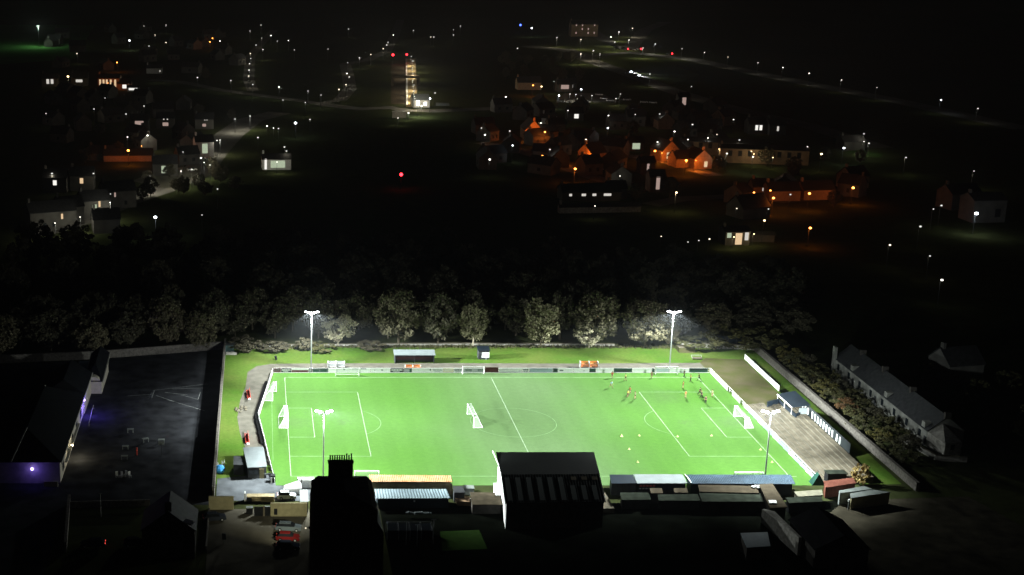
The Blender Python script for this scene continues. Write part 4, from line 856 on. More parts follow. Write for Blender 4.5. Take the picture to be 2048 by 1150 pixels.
t = thing('ramp_rail', 'low pale rail on the purple lit ramp by the school', 'railing', (0, 0, 0)); a, b = G(187, 810, .9), G(178, 845, .9); MB().tube((*a, .9), (*b, .9), .06).build('rail', M['fascia'], t); [MB().tube((*c, 0), (*c, .9), .04).build('post', M['fascia'], t) for c in (a, b)]
# dark street and houses at the lower left, hardly lit
def gable_house(x, y, w, d, h, rh, rz, label, wm, rm, cat='house', lit=(), chim=1, name='house', grp=None, along='x'):
    """w along local x (ridge direction), d along local y. lit: (side,u,v,ww,hh,material)"""
    t = thing(name, label, cat, (x, y, 0), rz, grp)
    a, b = w/2, d/2
    MB().add([(-a, -b, 0), (a, -b, 0), (a, b, 0), (-a, b, 0), (-a, -b, h), (a, -b, h), (a, b, h), (-a, b, h), (-a, 0, h+rh), (a, 0, h+rh)],
             [(0, 1, 5, 4), (1, 2, 6, 9, 5), (2, 3, 7, 6), (3, 0, 4, 8, 7)]).build('wall', wm, t)
    o_ = .3; r = MB(); k = rh/b
    r.slab([(-a-o_, -b-o_, h-o_*k+.1), (a+o_, -b-o_, h-o_*k+.1), (a+o_, 0, h+rh+.1), (-a-o_, 0, h+rh+.1)], .16)
    r.slab([(-a-o_, 0, h+rh+.1), (a+o_, 0, h+rh+.1), (a+o_, b+o_, h-o_*k+.1), (-a-o_, b+o_, h-o_*k+.1)], .16)
    rf = r.build('roof', rm, t)
    for i in range(chim):
        sx = -1 if i == 0 else 1
        MB().box((sx*(a-.6), 0, h+rh+.5), (.7, 1.1, 1.5)).build('chimney', wm, rf)
    for side, u, v, ww, hh, m in lit:
        if side == 's': o = MB().box((u, -b-.03, v), (ww, .08, hh))
        elif side == 'n': o = MB().box((u, b+.03, v), (ww, .08, hh))
        elif side == 'w': o = MB().box((-a-.03, u, v), (.08, ww, hh))
        else: o = MB().box((a+.03, u, v), (.08, ww, hh))
        f = o.build('window', m, t)
    return t
DG = M['glass']
def dark_windows(w, h): return tuple(('s', u*w, v, 1.1, 1.3, DG) for u in (-.3, 0, .3) for v in ((1.4,) if h < 4 else (1.4, 4.0)))
gable_house(G(345, 1060)[0], -33, 8.5, 9, 5.4, 3.4, PI/2, 'dark stone house between the lane and the car park', M['sooty'], M['slate'], lit=(('s', 0, 3, 1, 1.4, DG),))
t = thing('skylight_panel', 'small bright rooflight on the dark house above the car park', 'rooflight', (*G(377, 1045, 7.4), 7.35), -.6); MB().slab([(-.9, -.4, .1), (.9, -.4, .1), (.9, .4, .4), (-.9, .4, .4)], .1).build('pane', M['white'], t); MB().slab([(-1, -.5, .0), (1, -.5, .0), (1, .5, .3), (-1, .5, .3)], .1).build('frame', M['dark'], t)
wall([G(139, 1008), G(131, 1105)], 1.8, .4, 'stone', 'garden_wall', 'dim wall running down beside the lane at the left', 'wall')
wall([G(140, 1016), G(300, 1012)], 1.3, .3, 'stone', 'garden_wall', 'dim wall between the playground and the lane', 'wall', False)
t = thing('bare_post', 'thin pale post at the near edge of the playground', 'post', (*G(202, 1034), 0)); MB().tube((0, 0, 0), (0, 0, 4.6), .07).build('shaft', M['fascia'], t); MB().box((0, 0, 4.6), (.6, .1, .1)).build('cross_piece', M['fascia'], t)
# bottom middle yard and lawn
struct('lawn', MB().sheet([G(880, 1063), G(958, 1060), G(975, 1098), G(885, 1102)], .03), M['lawn'])
t = thing('greenhouse', 'dark glass greenhouse frame in the yard behind the corrugated shed', 'greenhouse', (*G(818, 1072), 0)); 
for k in range(5): MB().tube((-4+k*2, -1.6, 0), (-4+k*2, -1.6, 1.8), .04).tube((-4+k*2, -1.6, 1.8), (-4+k*2, 0, 2.7), .04).tube((-4+k*2, 0, 2.7), (-4+k*2, 1.6, 1.8), .04).tube((-4+k*2, 1.6, 1.8), (-4+k*2, 1.6, 0), .04).build('rib', M['steel'], t)
MB().box((0, 0, .9), (8, 3.1, 1.7)).build('glazing', M['glass'], t); MB().tube((-4, 0, 2.7), (4, 0, 2.7), .05).build('ridge', M['steel'], t)
t = thing('polythene_cover', 'crumpled pale polythene over a frame behind the corrugated shed', 'cover', (*G(837, 1034), 0)); mb = MB()
for i in range(12): mb.ball((-2.2+i*.4, R.uniform(-.2, .2), .8), R.uniform(.15, .32), 6, 4)
mb.build('sheet', M['paleroof'], t)
for i, (a, b, lab) in enumerate((((812, 1090), 4.4, 'thin pale washing pole in the dark yard, leftmost'), ((834, 1092), 4.0, 'thin pale washing pole in the dark yard, middle'), ((866, 1088), 4.6, 'thin pale washing pole in the dark yard, rightmost'))):
    t = thing('washing_pole', lab, 'pole', (*G(*a), 0), 0, 'washing poles in the dark yard'); MB().tube((0, 0, 0), (0, 0, b), .06).build('shaft', M['steel'], t); MB().box((0, 0, b), (.9, .07, .07)).build('cross_piece', M['steel'], t)
# bottom right
t = thing('gable_wall', 'pale stone gable standing alone at the bottom right', 'gable', (0, 0, 0))
xa, za = HZ(1537, 1027, -24); xb, zb = HZ(1578, 1100, -36)
MB().add([(xa, -22, 0), (xa, -22, za), (xa+1.1, -24, za+.4), (xa+1.6, -36, 3.4), (xa+1.6, -36, 0), (xa-.5, -22, 0), (xa-.5, -22, za), (xa+.6, -24, za+.4), (xa+1.1, -36, 3.4), (xa+1.1, -36, 0)], [(0, 1, 2, 3, 4), (9, 8, 7, 6, 5), (0, 5, 6, 1), (1, 6, 7, 2), (2, 7, 8, 3), (3, 8, 9, 4)]).build('wall', M['stone_pale'], t)
gable_house(xa+6.6, -35, 12, 9, 3.6, 2.4, PI/2, 'dark slated house right of the pale gable', M['sooty'], mat('black_slate', (.012, .012, .013), .9, .3, 1), lit=(('w', 0, 2, 1, 1.3, DG),), chim=0)
roof_on('glass_roof', 'dim blue grey glazed roof left of the pale gable', 'outbuilding', [(1481, 1066), (1535, 1064), (1541, 1092), (1494, 1095)], 3.0, 2.7, 'bluegrey', 'sooty')

tn = next(o for o in bpy.data.objects if o.name == 'tenement_house')
lx, ly, lz = xl3-.1, -39.0, 6.5
wl_ = MB().box((lx+.35, ly, lz), (.3, .3, .3)).tube((lx+.3, ly, lz), (lx-.1, ly, lz), .06).build('wall_lamp', M['dark'], tn)
MB().ball((lx-.25, ly+.1, lz-.1), .14, 8, 6).build('bulb', emit('wall_bulb', (1, .9, .65), 1.2), wl_)
ld = bpy.data.lights.new('car_park_light', 'SPOT'); ld.energy = 8500; ld.color = (1, .98, .72); ld.spot_size = 1.25; ld.spot_blend = .9; ld.shadow_soft_size = .15
lo = bpy.data.objects.new('car_park_light', ld); COL.objects.link(lo); lo.parent = tn; lo.location = (lx-.6, ly+.3, lz)
lo.rotation_euler = (Vector((-6.5, -15, 2.2))-Vector((lx-.6, ly+.3, lz))).to_track_quat('-Z', 'Y').to_euler()
# ------------------------------------------------------------------ cottages east of the ground
t = thing('cottage_row', 'long white cottage row with a dark roof on the right', 'cottages', (0, 0, 0))
yA, yB, xF = 66.5, 16.0, 131.4
MB().add([(xF, yB, 0), (xF, yA, 0), (xF+7.5, yA, 0), (xF+7.5, yB, 0), (xF, yB, 3.6), (xF, yA, 3.6), (xF+7.5, yA, 3.6), (xF+7.5, yB, 3.6), (xF+3.75, yB, 6.6), (xF+3.75, yA, 6.6)], [(0, 1, 5, 4), (1, 2, 6, 9, 5), (2, 3, 7, 6), (3, 0, 4, 8, 7)]).build('wall', M['roughcast'], t)
rf = MB().slab([(xF-.15, yA+.1, 3.55), (xF-.15, yB-.1, 3.55), (xF+3.75, yB-.1, 6.75), (xF+3.75, yA+.1, 6.75)], .15).slab([(xF+3.75, yA+.1, 6.75), (xF+3.75, yB-.1, 6.75), (xF+7.7, yB-.1, 3.55), (xF+7.7, yA+.1, 3.55)], .15).build('roof', M['slate'], t)
for k in range(4):
    y = yA-7-k*(11.5+k)
    MB().box((xF+3.75, y, 6.9), (1.3, .7, 1.3)).build('chimney', M['sooty'], rf)
for k in range(8):
    y = yA-3-k*6.3
    f = MB().box((xF-.03, y, 2.0), (.1, 1.1, 1.5)).build('window', DG, t); MB().box((xF-.06, y, 1.2), (.2, 1.4, .12)).build('sill', M['stone_pale'], f)
    if k % 2: MB().box((xF-.04, y-2.6, 1.1), (.12, .95, 2.1)).build('door', M['dark'], t)
    if k % 3 == 1:
        MB().box((xF+.9, y-1.2, 4.2), (1.8, 1.5, 1.3)).build('dormer', M['roughcast'], rf)
MB().box((xF-.2, yA-.6, 3.2), (.5, 1.6, 6.4)).build('end_wall', M['roughcast'], t)
MB().add([(xF, yB+.2, 0), (xF+5.0, yB+.2, 0), (xF+5.0, yB-4.5, 0), (xF+1.2, yB-5.5, 0), (xF, yB+.2, 3.4), (xF+5.0, yB+.2, 3.4), (xF+5.0, yB-4.5, 2.8), (xF+1.2, yB-5.5, 2.8), (xF+3.0, yB+.1, 5.2)], [(3, 2, 6, 7), (0, 3, 7, 4), (2, 1, 5, 6), (7, 6, 8), (4, 7, 8), (6, 5, 8)]).build('end_bay', M['stone_pale'], t)
MB().box((xF+3.0, yB-5.06, 1.9), (.9, .1, 1.1), .2).build('window', DG, t)
wall([(xF-3.4, 19), (xF-1.2, 8.5), (xF+4.5, 7.5)], 1.1, .35, 'stone_pale', 'garden_wall', 'low garden wall curving round the near end of the cottages', 'wall')
gable_house(xF+27, 62, 9, 8, 4.4, 3.2, .2, 'faint grey house behind the far end of the cottages', M['house'], M['slate'])

# ------------------------------------------------------------------ trees
M['leaf'] = foliage('leaf_olive', (.056, .053, .026), (.165, .146, .084))
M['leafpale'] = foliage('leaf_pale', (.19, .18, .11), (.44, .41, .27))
M['leafmid'] = foliage('leaf_mid', (.075, .075, .035), (.21, .195, .105))
M['leafdark'] = foliage('leaf_dark', (.036, .036, .019), (.1, .092, .053))
M['leafbrown'] = foliage('leaf_brown', (.04, .036, .02), (.12, .105, .06))
M['leafgold'] = foliage('leaf_gold', (.16, .12, .04), (.42, .31, .11))
M['leafyel'] = foliage('leaf_yellow', (.05, .05, .01), (.12, .105, .022))
M['leafmix'] = foliage('leaf_mixed', (.028, .034, .01), (.085, .078, .022))
M['leaforange'] = foliage('leaf_orange', (.09, .045, .014), (.16, .085, .028))
def crown_mesh(name, m, seed, n_cl=92, per=48, r=(.42, .42, .43), zc=.58, leaf=.028, base=.16):
    """unit-high crown: leaf clusters spread through an uneven ellipsoid"""
    rr = random.Random(seed); mb = MB(); lob = [(rr.uniform(0, 6.28), rr.uniform(.75, 1.12)) for _ in range(7)]
    for c in range(n_cl):
        a = rr.uniform(0, 2*PI); u = rr.uniform(-1, 1); rad = rr.uniform(.35, 1)**.5
        lobe = 1+sum(.16*(k-.93)*math.cos(2*(a-p)) for p, k in lob)
        h = math.sqrt(1-u*u); cx, cy, cz = r[0]*rad*h*math.cos(a)*lobe, r[1]*rad*h*math.sin(a)*lobe, zc+r[2]*rad*u
        cz = max(cz, base); sr = rr.uniform(.05, .105)
        for i in range(per):
            d = Vector((rr.gauss(0, 1), rr.gauss(0, 1), rr.gauss(0, .75))); d = d.normalized()*sr*rr.uniform(.5, 1.1)
            p = Vector((cx, cy, cz))+d; t1 = Vector((rr.gauss(0, 1), rr.gauss(0, 1), rr.gauss(0, 1))).normalized(); t2 = t1.orthogonal().normalized()
            t2 = (t2*math.cos(rr.uniform(0, 3))+t1.cross(t2)*math.sin(rr.uniform(0, 3))).normalized(); s1 = leaf*rr.uniform(.6, 1.3); s2 = s1*rr.uniform(.45, .9)
            mb.add([p-t1*s1-t2*s2*.3, p-t2*s2, p+t1*s1, p+t2*s2], [(0, 1, 2, 3)])
    return mb.mesh(name, m)
def trunk_mesh(name, m, seed, h0=.34, r0=.022, nb=7, spread=.26, top=.72):
    rr = random.Random(seed); mb = MB().tube((0, 0, 0), (rr.uniform(-.01, .01), rr.uniform(-.01, .01), h0), r0, r0*.7, 8)
    for i in range(nb):
        a = 2*PI*i/nb+rr.uniform(-.4, .4); q = Vector((math.cos(a)*spread*rr.uniform(.5, 1), math.sin(a)*spread*rr.uniform(.5, 1), rr.uniform(.5, top)))
        b = Vector((0, 0, h0*rr.uniform(.6, 1))); mid_ = b.lerp(q, .5)+Vector((0, 0, -.03)); mb.tube(b, mid_, r0*.5, r0*.3, 5); mb.tube(mid_, q, r0*.3, r0*.12, 5)
    return mb.mesh(name, m)
def bare_mesh(name, m, seed):
    """a pale leafless crown: limbs dividing down to twigs"""
    rr = random.Random(seed); mb = MB()
    def grow(p, d, L, r, lv):
        q = p+d*L; mb.tube(p, q, r, r*.65, 5 if lv < 2 else 3)
        if lv >= 5: return
        for _ in range(3 if lv < 4 else 4):
            nd = (d+Vector((rr.gauss(0, .5), rr.gauss(0, .5), rr.gauss(.08, .35)))).normalized()
            grow(q, nd, L*rr.uniform(.62, .82), r*.6, lv+1)
    for k in range(5):
        a = 2*PI*k/5+rr.uniform(-.3, .3); grow(Vector((0, 0, .1)), Vector((math.cos(a)*.75, math.sin(a)*.75, .8)).normalized(), .21, .016, 1)
    return mb.mesh(name, m)
CR = {'leaf': [crown_mesh('crown', M['leaf'], 11+i) for i in range(4)], 'dark': [crown_mesh('crown', M['leafdark'], 31+i, 76, 46, leaf=.032) for i in range(4)],
      'oval': [crown_mesh('crown', M['leafmid'], 51+i, 96, 46, (.33, .33, .42), .57) for i in range(2)], 'yel': [crown_mesh('crown', M['leafyel'], 61+i, 34, 44, (.5, .5, .4), .5, .04, .05) for i in range(3)],
      'mix': [crown_mesh('crown', M['leafmix'], 71+i, 36, 44, (.5, .5, .42), .5, .04, .05) for i in range(3)], 'orange': [crown_mesh('crown', M['leaforange'], 81, 34, 44, (.5, .5, .4), .5, .04, .05)],
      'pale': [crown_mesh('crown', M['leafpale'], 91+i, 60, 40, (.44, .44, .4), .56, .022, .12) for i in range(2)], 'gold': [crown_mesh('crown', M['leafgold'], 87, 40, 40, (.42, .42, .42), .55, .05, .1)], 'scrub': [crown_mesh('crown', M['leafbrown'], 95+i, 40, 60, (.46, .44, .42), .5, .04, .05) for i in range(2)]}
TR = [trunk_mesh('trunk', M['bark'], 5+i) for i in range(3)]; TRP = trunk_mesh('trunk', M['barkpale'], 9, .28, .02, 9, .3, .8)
BARE = [bare_mesh('limbs', M['barkpale'], 3+i) for i in range(2)]
def tree(x, y, h, wd, kind, label, group, cat='tree', name='leafy_tree', trunk=None, rz=None):
    t = thing(name, label, cat, (x, y, 0), R.uniform(0, 6.28) if rz is None else rz, group)
    c = obj('crown', R.choice(CR[kind]), t); c.scale = (wd, wd, h)
    k = obj('trunk', trunk or R.choice(TR), t); k.scale = (h, h, h)
    return t
def tree_px(px, top, bot, wpx, kind, label, group='trees along the far bank', **kw):
    x, y = G(px, bot); zt = HZ(px, top, y)[1]; sc_ = F/((y-CY)*cp+CZ*sp)
    return tree(x, y, zt/.98, wpx/sc_/.86, kind, label, group, **kw)
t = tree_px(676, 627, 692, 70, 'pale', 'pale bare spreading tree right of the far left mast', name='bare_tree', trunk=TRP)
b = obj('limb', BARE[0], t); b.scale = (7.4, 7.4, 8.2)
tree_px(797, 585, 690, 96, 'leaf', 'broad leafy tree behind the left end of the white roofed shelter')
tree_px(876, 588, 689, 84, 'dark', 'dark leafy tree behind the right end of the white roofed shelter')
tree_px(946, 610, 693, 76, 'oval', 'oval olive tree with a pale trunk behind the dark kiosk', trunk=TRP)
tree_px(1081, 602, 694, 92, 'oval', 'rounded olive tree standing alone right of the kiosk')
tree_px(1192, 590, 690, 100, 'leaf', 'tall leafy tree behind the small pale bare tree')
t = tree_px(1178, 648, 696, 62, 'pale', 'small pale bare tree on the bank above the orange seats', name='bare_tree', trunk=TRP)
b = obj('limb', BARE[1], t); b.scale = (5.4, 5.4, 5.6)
tree_px(1290, 607, 695, 100, 'leaf', 'large round tree lit brightly beside the far right mast')
tree_px(1342, 650, 690, 40, 'leaf', 'small leafy tree right behind the far right mast pole')
tree_px(490, 672, 702, 66, 'scrub', 'pale scrubby bush in the far left corner', 'bushes on the far bank', cat='bush', name='scrub_bush')
tree_px(548, 682, 702, 60, 'scrub', 'low scrubby bush between the corner bush and the mast', 'bushes on the far bank', cat='bush', name='scrub_bush')
tree_px(608, 674, 701, 36, 'scrub', 'narrow pale bush just left of the far left mast', 'bushes on the far bank', cat='bush', name='scrub_bush')
tree_px(640, 686, 702, 50, 'mix', 'low green bush right of the far left mast foot', 'bushes on the far bank', cat='bush', name='scrub_bush')
tree_px(740, 684, 697, 60, 'scrub', 'low brown bush between the pale bare tree and the broad tree', 'bushes on the far bank', cat='bush', name='scrub_bush')
tree_px(1395, 672, 697, 80, 'mix', 'yellow green bush behind the sandy block hut', 'bushes on the far bank', cat='bush', name='scrub_bush')
tree_px(1452, 655, 696, 90, 'mix', 'yellow green bush behind the dark panel fence', 'bushes on the far bank', cat='bush', name='scrub_bush')
tree_px(1525, 655, 700, 90, 'mix', 'yellow green bush just outside the far right corner', 'bushes on the far bank', cat='bush', name='scrub_bush')
wd = MB(); rr = random.Random(4)
for i in range(2600):      # rough weeds along the top of the bank
    x = rr.uniform(-11, 112); y = 85.8+rr.gauss(0, .8)+(.8 if 10 < x < 90 else 0); h = rr.uniform(.2, .7); a = rr.uniform(0, 3.1)
    dx, dy = math.cos(a)*.22, math.sin(a)*.22; wd.add([(x-dx, y-dy, 0), (x+dx, y+dy, 0), (x+dx*.5+rr.gauss(0, .15), y+rr.gauss(0, .15), h)], [(0, 1, 2)])
o = wd.build('weeds', M['leafmix']); tag(o, 'rough weeds and dry stalks along the top of the far bank', 'weeds', kind='stuff')
# woodland rows
ri = random.Random(21)
rows = [(94, 'dark woodland tree in the front row, between the bank trees', 11), (103, 'dark woodland tree in the second row behind the bank trees', 10), (113, 'dark woodland tree in the third row behind the bank', 11)]
for k, (y, lab, st) in enumerate(rows):
    x = -70+k*4; i = 0
    while x < 136:
        yy = y+ri.uniform(-2.5, 2.5) - (10 if x < -16 else 0)*(1 if x > -46 else 1.35) + (0 if x < 112 else 4)
        h = ri.uniform(8.5, 12) if x < 100 else ri.uniform(6, 8.5)
        near = 'left of the ground' if x < -16 else 'behind the pitch' if x < 104 else 'right of the ground'
        tree(x, yy, h*(1+.06*k), ri.uniform(9, 12.5), 'dark' if k else ri.choice(['dark', 'leaf']), f'dark leafy tree in the {ORD[k]} woodland row, {near}', f'woodland trees in the {ORD[k]} row {near}', name='woodland_tree')
        x += st*ri.uniform(.75, 1.15); i += 1
for y in (126, 140, 156, 174):
    x = -80+ri.uniform(0, 8)
    while x < (150 if y < 150 else 90 if y < 170 else 60):
        tree(x, y+ri.uniform(-5, 5), ri.uniform(10, 14), ri.uniform(11, 15), 'dark', 'barely lit tree deep in the wood behind the ground', 'unlit woodland trees', name='woodland_tree')
        x += ri.uniform(11, 17)
# autumn bushes east of the terrace wall
kinds = ['yel', 'mix', 'yel', 'mix', 'yel', 'mix', 'orange', 'mix', 'mix', 'yel', 'mix', 'mix']
for i in range(12):
    y = 73-i*6.0; h = 4.6-.15*i; k = kinds[i]
    tree(122.5+ri.uniform(-.6, .8), y, h, ri.uniform(5.5, 7.2), k, ('orange' if k == 'orange' else 'yellowish' if k == 'yel' else 'green')+f' bush outside the terrace wall, {ORD[i]} from its far end', 'autumn bushes outside the terrace wall', 'bush', 'autumn_bush')
for i in range(10):
    y = 70-i*6.3
    tree(127.2+ri.uniform(-.8, .5), y, 3.4+ri.uniform(-.5, .6), ri.uniform(4.5, 6), 'mix' if i % 3 else 'dark', f'dim bush before the white cottages, {ORD[i]} from their far end', 'dim bushes before the cottages', 'bush', 'autumn_bush')
for i, (x, y) in enumerate(((150, 58), (156, 46), (149, 38), (160, 30), (154, 20), (166, 52))):
    tree(x, y, 5, 6, 'mix', f'shadowy garden tree behind the cottages, {ORD[i]} from the far end', 'garden trees behind the cottages')
t = tree_px(1719, 928, 972, 34, 'gold', 'small golden shrub behind the grey container', None, cat='shrub', name='golden_shrub')
# ------------------------------------------------------------------ the town: roads
def px_road(name, pts, w, z=.03, m='roadtar'):
    return struct(name, MB().ribbon([G(*p) for p in pts], w, z), M[m])
px_road('loop_road', [(506, 182), (497, 160), (499, 130), (501, 112), (520, 90), (548, 60)], 7)
px_road('hill_road', [(300, 160), (360, 163), (440, 180), (560, 196), (640, 207), (680, 200), (700, 178), (696, 150), (690, 128), (735, 120), (772, 104), (790, 70), (800, 40)], 8, .034)
px_road('station_road', [(640, 208), (720, 218), (783, 215), (800, 220), (870, 222), (960, 218), (1110, 212)], 11, .038)
px_road('high_street', [(560, 225), (500, 240), (460, 268), (425, 305), (395, 345), (330, 375), (240, 405), (160, 440), (60, 468)], 14, .042)
px_road('dual_carriageway', [(1050, 92), (1130, 100), (1180, 112), (1260, 105), (1380, 118), (1520, 148), (1640, 172), (1775, 198), (1860, 216), (2048, 258)], 15, .042)
px_road('slip_road', [(1150, 110), (1220, 135), (1270, 152), (1340, 180), (1420, 205), (1500, 225), (1620, 252), (1760, 296)], 13, .05)
px_road('far_road', [(1150, 40), (1210, 80), (1256, 100), (1290, 60), (1330, 44)], 12, .034)
px_road('estate_road', [(960, 285), (1040, 300), (1090, 318), (1150, 342), (1210, 362), (1260, 368)], 8, .046)
px_road('estate_road', [(1240, 310), (1310, 318), (1375, 335), (1430, 352)], 8, .05)
px_road('estate_road', [(1300, 410), (1360, 398), (1480, 392), (1560, 402), (1640, 396), (1720, 384)], 8, .054)
struct('car_park', MB().sheet([G(1110, 206), G(1130, 186), G(1200, 186), G(1240, 204)], .058), M['roadtar'])
struct('square', MB().sheet([G(262, 362), G(330, 338), G(420, 330), G(345, 380)], .058), mat('paving', (.12, .12, .09), .9, .3, .1))
struct('lawn', MB().sheet([G(1690, 305), G(1702, 297), G(1765, 306), G(1762, 316)], .06), M['lawn'])
struct('sports_field', MB().sheet([G(-40, 132), G(-40, 50), G(190, 50), G(150, 118)], .05), mat('sports_turf', (.05, .15, .04), .9, .25, .05))
struct('grass_verge', MB().sheet([G(1150, 108), G(1165, 60), G(1250, 60), G(1260, 98), G(1400, 150), G(1330, 172)], .02), mat('verge_grass', (.06, .075, .025), .95, .3, .02))
# ------------------------------------------------------------------ the town: street lamps
E_W = emit('lamp_white', (1, .96, .86), 5); E_B = emit('lamp_cool', (.85, .93, 1), 14); E_O = emit('lamp_sodium', (1, .3, .05), 12)
E_R = emit('lamp_red', (1, .02, .03), 12); E_Y = emit('lamp_warm', (1, .72, .35), 9); E_BL = emit('lamp_blue', (.06, .12, 1), 9); E_D = emit('lamp_dim', (.9, .92, .85), 1.2)
LCOL = {'w': ((1, .93, .75), E_W), 'b': ((.9, .95, 1), E_B), 'o': ((1, .2, .02), E_O), 'y': ((1, .75, .4), E_Y), 'd': ((1, .86, .62), E_D)}
LD = {}
def ldata(k, p):
    if (k, p) not in LD:
        d = bpy.data.lights.new('lamp_light', 'POINT'); d.energy = p*(1.3 if k == 'o' else 1); d.color = LCOL[k][0]; d.shadow_soft_size = .2; LD[(k, p)] = d
    return LD[(k, p)]
POLE = {}
HEAD = {}
def street_lamp(px, py, k, label, group=None, power=0, h=7.5, r=.42, pole=True):
    x, y = G(px, py, h); t = thing('street_lamp', label, 'street lamp', (x, y, 0), 0, group)
    if h not in POLE: POLE[h] = MB().tube((0, .9, 0), (0, .9, h-.3), .09, .06, 6).tube((0, .9, h-.3), (0, .1, h+.1), .05, .04, 6).mesh('pole', M['dark'])
    obj('pole', POLE[h], t)
    r = round(r*.86, 3)
    if (k, r) not in HEAD: HEAD[(k, r)] = MB().ball((0, 0, 0), r, 8, 6, .7).mesh('lamp_head', LCOL[k][1])
    obj('lamp_head', HEAD[(k, r)], t).location = (0, 0, h)
    if power:
        lo = bpy.data.objects.new('lamp_light', ldata(k, power)); COL.objects.link(lo); lo.parent = t; lo.location = (0, -.2, h-r-.35)
    return t
LCOL['v'] = ((1, .95, .8), emit('lamp_white_faint', (1, .97, .88), 1.7)); LCOL['u'] = ((1, .88, .65), emit('lamp_white_warm', (1, .86, .62), 2.6)); RL_ = random.Random(3)
def run(pts, k, fmt, group, power=0, r=.42, h=7.5, every=1):
    for i, p in enumerate(pts):
        kk, rr_, pw = k, r*RL_.choice((.72, .86, 1, 1.1)), power if i % every == 0 else 0
        if k == 'w': kk = RL_.choice(('w', 'v', 'v', 'u'))
        if len(p) > 2: kk = p[2]
        if len(p) > 3: rr_ = p[3]
        street_lamp(p[0], p[1], kk, fmt.format(ORD[i]), group, pw, h, rr_)
run([(505.7, 169), (497.4, 152), (498, 140), (499, 127.4), (501.5, 117), (500.8, 107), (526, 99)], 'w', 'small white street lamp, {} up the straight left arm of the loop road', 'lamps up the left arm of the loop road', 600)
run([(462, 161), (558, 174), (616, 182), (642, 190)], 'w', 'small white street lamp, {} from the left along the foot of the loop road', 'lamps along the foot of the loop road', 500)
run([(610.6, 205), (678, 178.7), (692, 169.4), (698.5, 154), (694, 147), (695.6, 125.4, 'd')], 'w', 'small white street lamp, {} up the right arm of the loop road', 'lamps up the right arm of the loop road', 500)
run([(719, 115.7), (741.7, 109), (766.6, 97), (773.5, 90), (776, 84.5, 'd'), (786.7, 70)], 'w', 'small white street lamp, {} climbing from the loop road past the railway', 'lamps climbing past the railway', 500, .45)
run([(588.7, 99.8), (577, 81), (656, 98)], 'w', 'small white street lamp alone on the dark land inside the loop, {} of three', 'lamps inside the loop road', 0, .36)
run([(542, 71), (523.5, 76, 'd'), (512, 90, 'd'), (500, 62, 'd'), (522, 50, 'd'), (554.5, 82, 'd'), (697, 58, 'd')], 'w', 'faint lamp at the top of the loop road, {} of the faint ones there', 'faint lamps above the loop road', 300, .5)
run([(1409, 105), (1456, 114), (1516, 125.6), (1566, 135), (1618.5, 146.6), (1683, 160), (1754, 175), (1882, 200, 'b'), (1956, 217)], 'w', 'white street lamp, {} from the left along the long dark right hand road', 'lamps along the long right hand road', 260, .4)
run([(288, 52), (332, 50), (310, 70), (332, 85), (298, 92, 'd'), (154, 107)], 'w', 'white street lamp in the far top left of the town, {} of the scatter there', 'lamps in the far top left', 250, .45)
run([(320, 142), (395, 155)], 'w', 'white street lamp, {} of a pair right of the orange lit wall', 'lamps right of the orange lit wall', 300)
run([(188, 218, 'd'), (210, 196, 'd'), (288, 212, 'd'), (252, 228, 'd'), (92, 227), (255, 274), (434, 281)], 'w', 'faint lamp in the dark left of the town, {} of those there', 'faint lamps in the dark left', 120, .42)
run([(534, 252), (547, 256), (557, 257), (516, 275), (620, 239), (566, 200, 'd')], 'w', 'small white lamp near the bright white lamp left of centre, {} of its cluster', 'small lamps left of centre', 100, .36)
run([(569, 294), (573, 302, 'd'), (402, 316), (366, 304, 'd'), (383.5, 338.6), (420, 330, 'd'), (187, 347, 'd'), (104, 347, 'd')], 'w', 'small white lamp above the left street, {} of those scattered there', 'small lamps above the left street', 160, .4)
run([(404, 430, 'd'), (435, 378, 'd'), (127, 484.5, 'd'), (221, 388, 'd')], 'w', 'very faint lamp below the left street, {} of four', 'very faint lamps below the left street', 0, .36)
run([(861.6, 74), (867.7, 74), (907, 59.5, 'd'), (907, 70), (921, 52), (827, 61, 'd'), (1035, 96.6)], 'w', 'white lamp near the top centre beyond the station, {} of the scatter', 'lamps beyond the station', 150, .5)
run([(1114, 75, 'd'), (1162, 79), (1162, 107.6), (1187, 101, 'd'), (1222, 74), (1229.6, 84), (1238, 64), (1265, 56.6), (1258, 80), (1310.6, 88), (1286, 96), (1364, 97.6)], 'w', 'white road lamp at the far junction top right of centre, {} there', 'lamps round the far junction', 2400, .5)
run([(1118, 191, 'b', .5), (1162.5, 178.5, 'b', .5), (1241, 188, 'd'), (1108, 163, 'd')], 'w', 'white lamp over the far car park, {} of four', 'lamps over the far car park', 520, .4)
run([(1011.6, 194), (1019.6, 262), (963, 256, 'd'), (970, 269.5, 'b', .36), (1025.4, 291, 'b', .36), (1100, 299), (979.5, 319)], 'w', 'white lamp at the left edge of the orange lit estate, {} from the top', 'white lamps left of the orange estate', 160, .45)
run([(1136, 221), (1217, 231), (1270.6, 229), (1319.5, 228), (1082, 246), (1172, 279), (1215.7, 256, 'b', .4)], 'w', 'white lamp in the upper part of the estate, {} of those below the car park', 'white lamps below the far car park', 160, .42)
run([(1383, 173, 'd'), (1349, 263), (1385, 249), (1376, 279), (1315, 284), (1416, 276), (1434, 269), (1467, 239), (1479, 280, 'd')], 'w', 'white lamp among the houses left of the long pale school, {} of those there', 'white lamps left of the pale school', 140, .4)
run([(1615, 293.5), (1643, 308, 'y', .5), (1688, 296, 'b', .5), (1738, 286.5), (1728, 267.5, 'd'), (1812, 315, 'd'), (1948, 342, 'd')], 'w', 'lamp right of the long pale school, {} from the left', 'lamps right of the pale school', 330, .4)
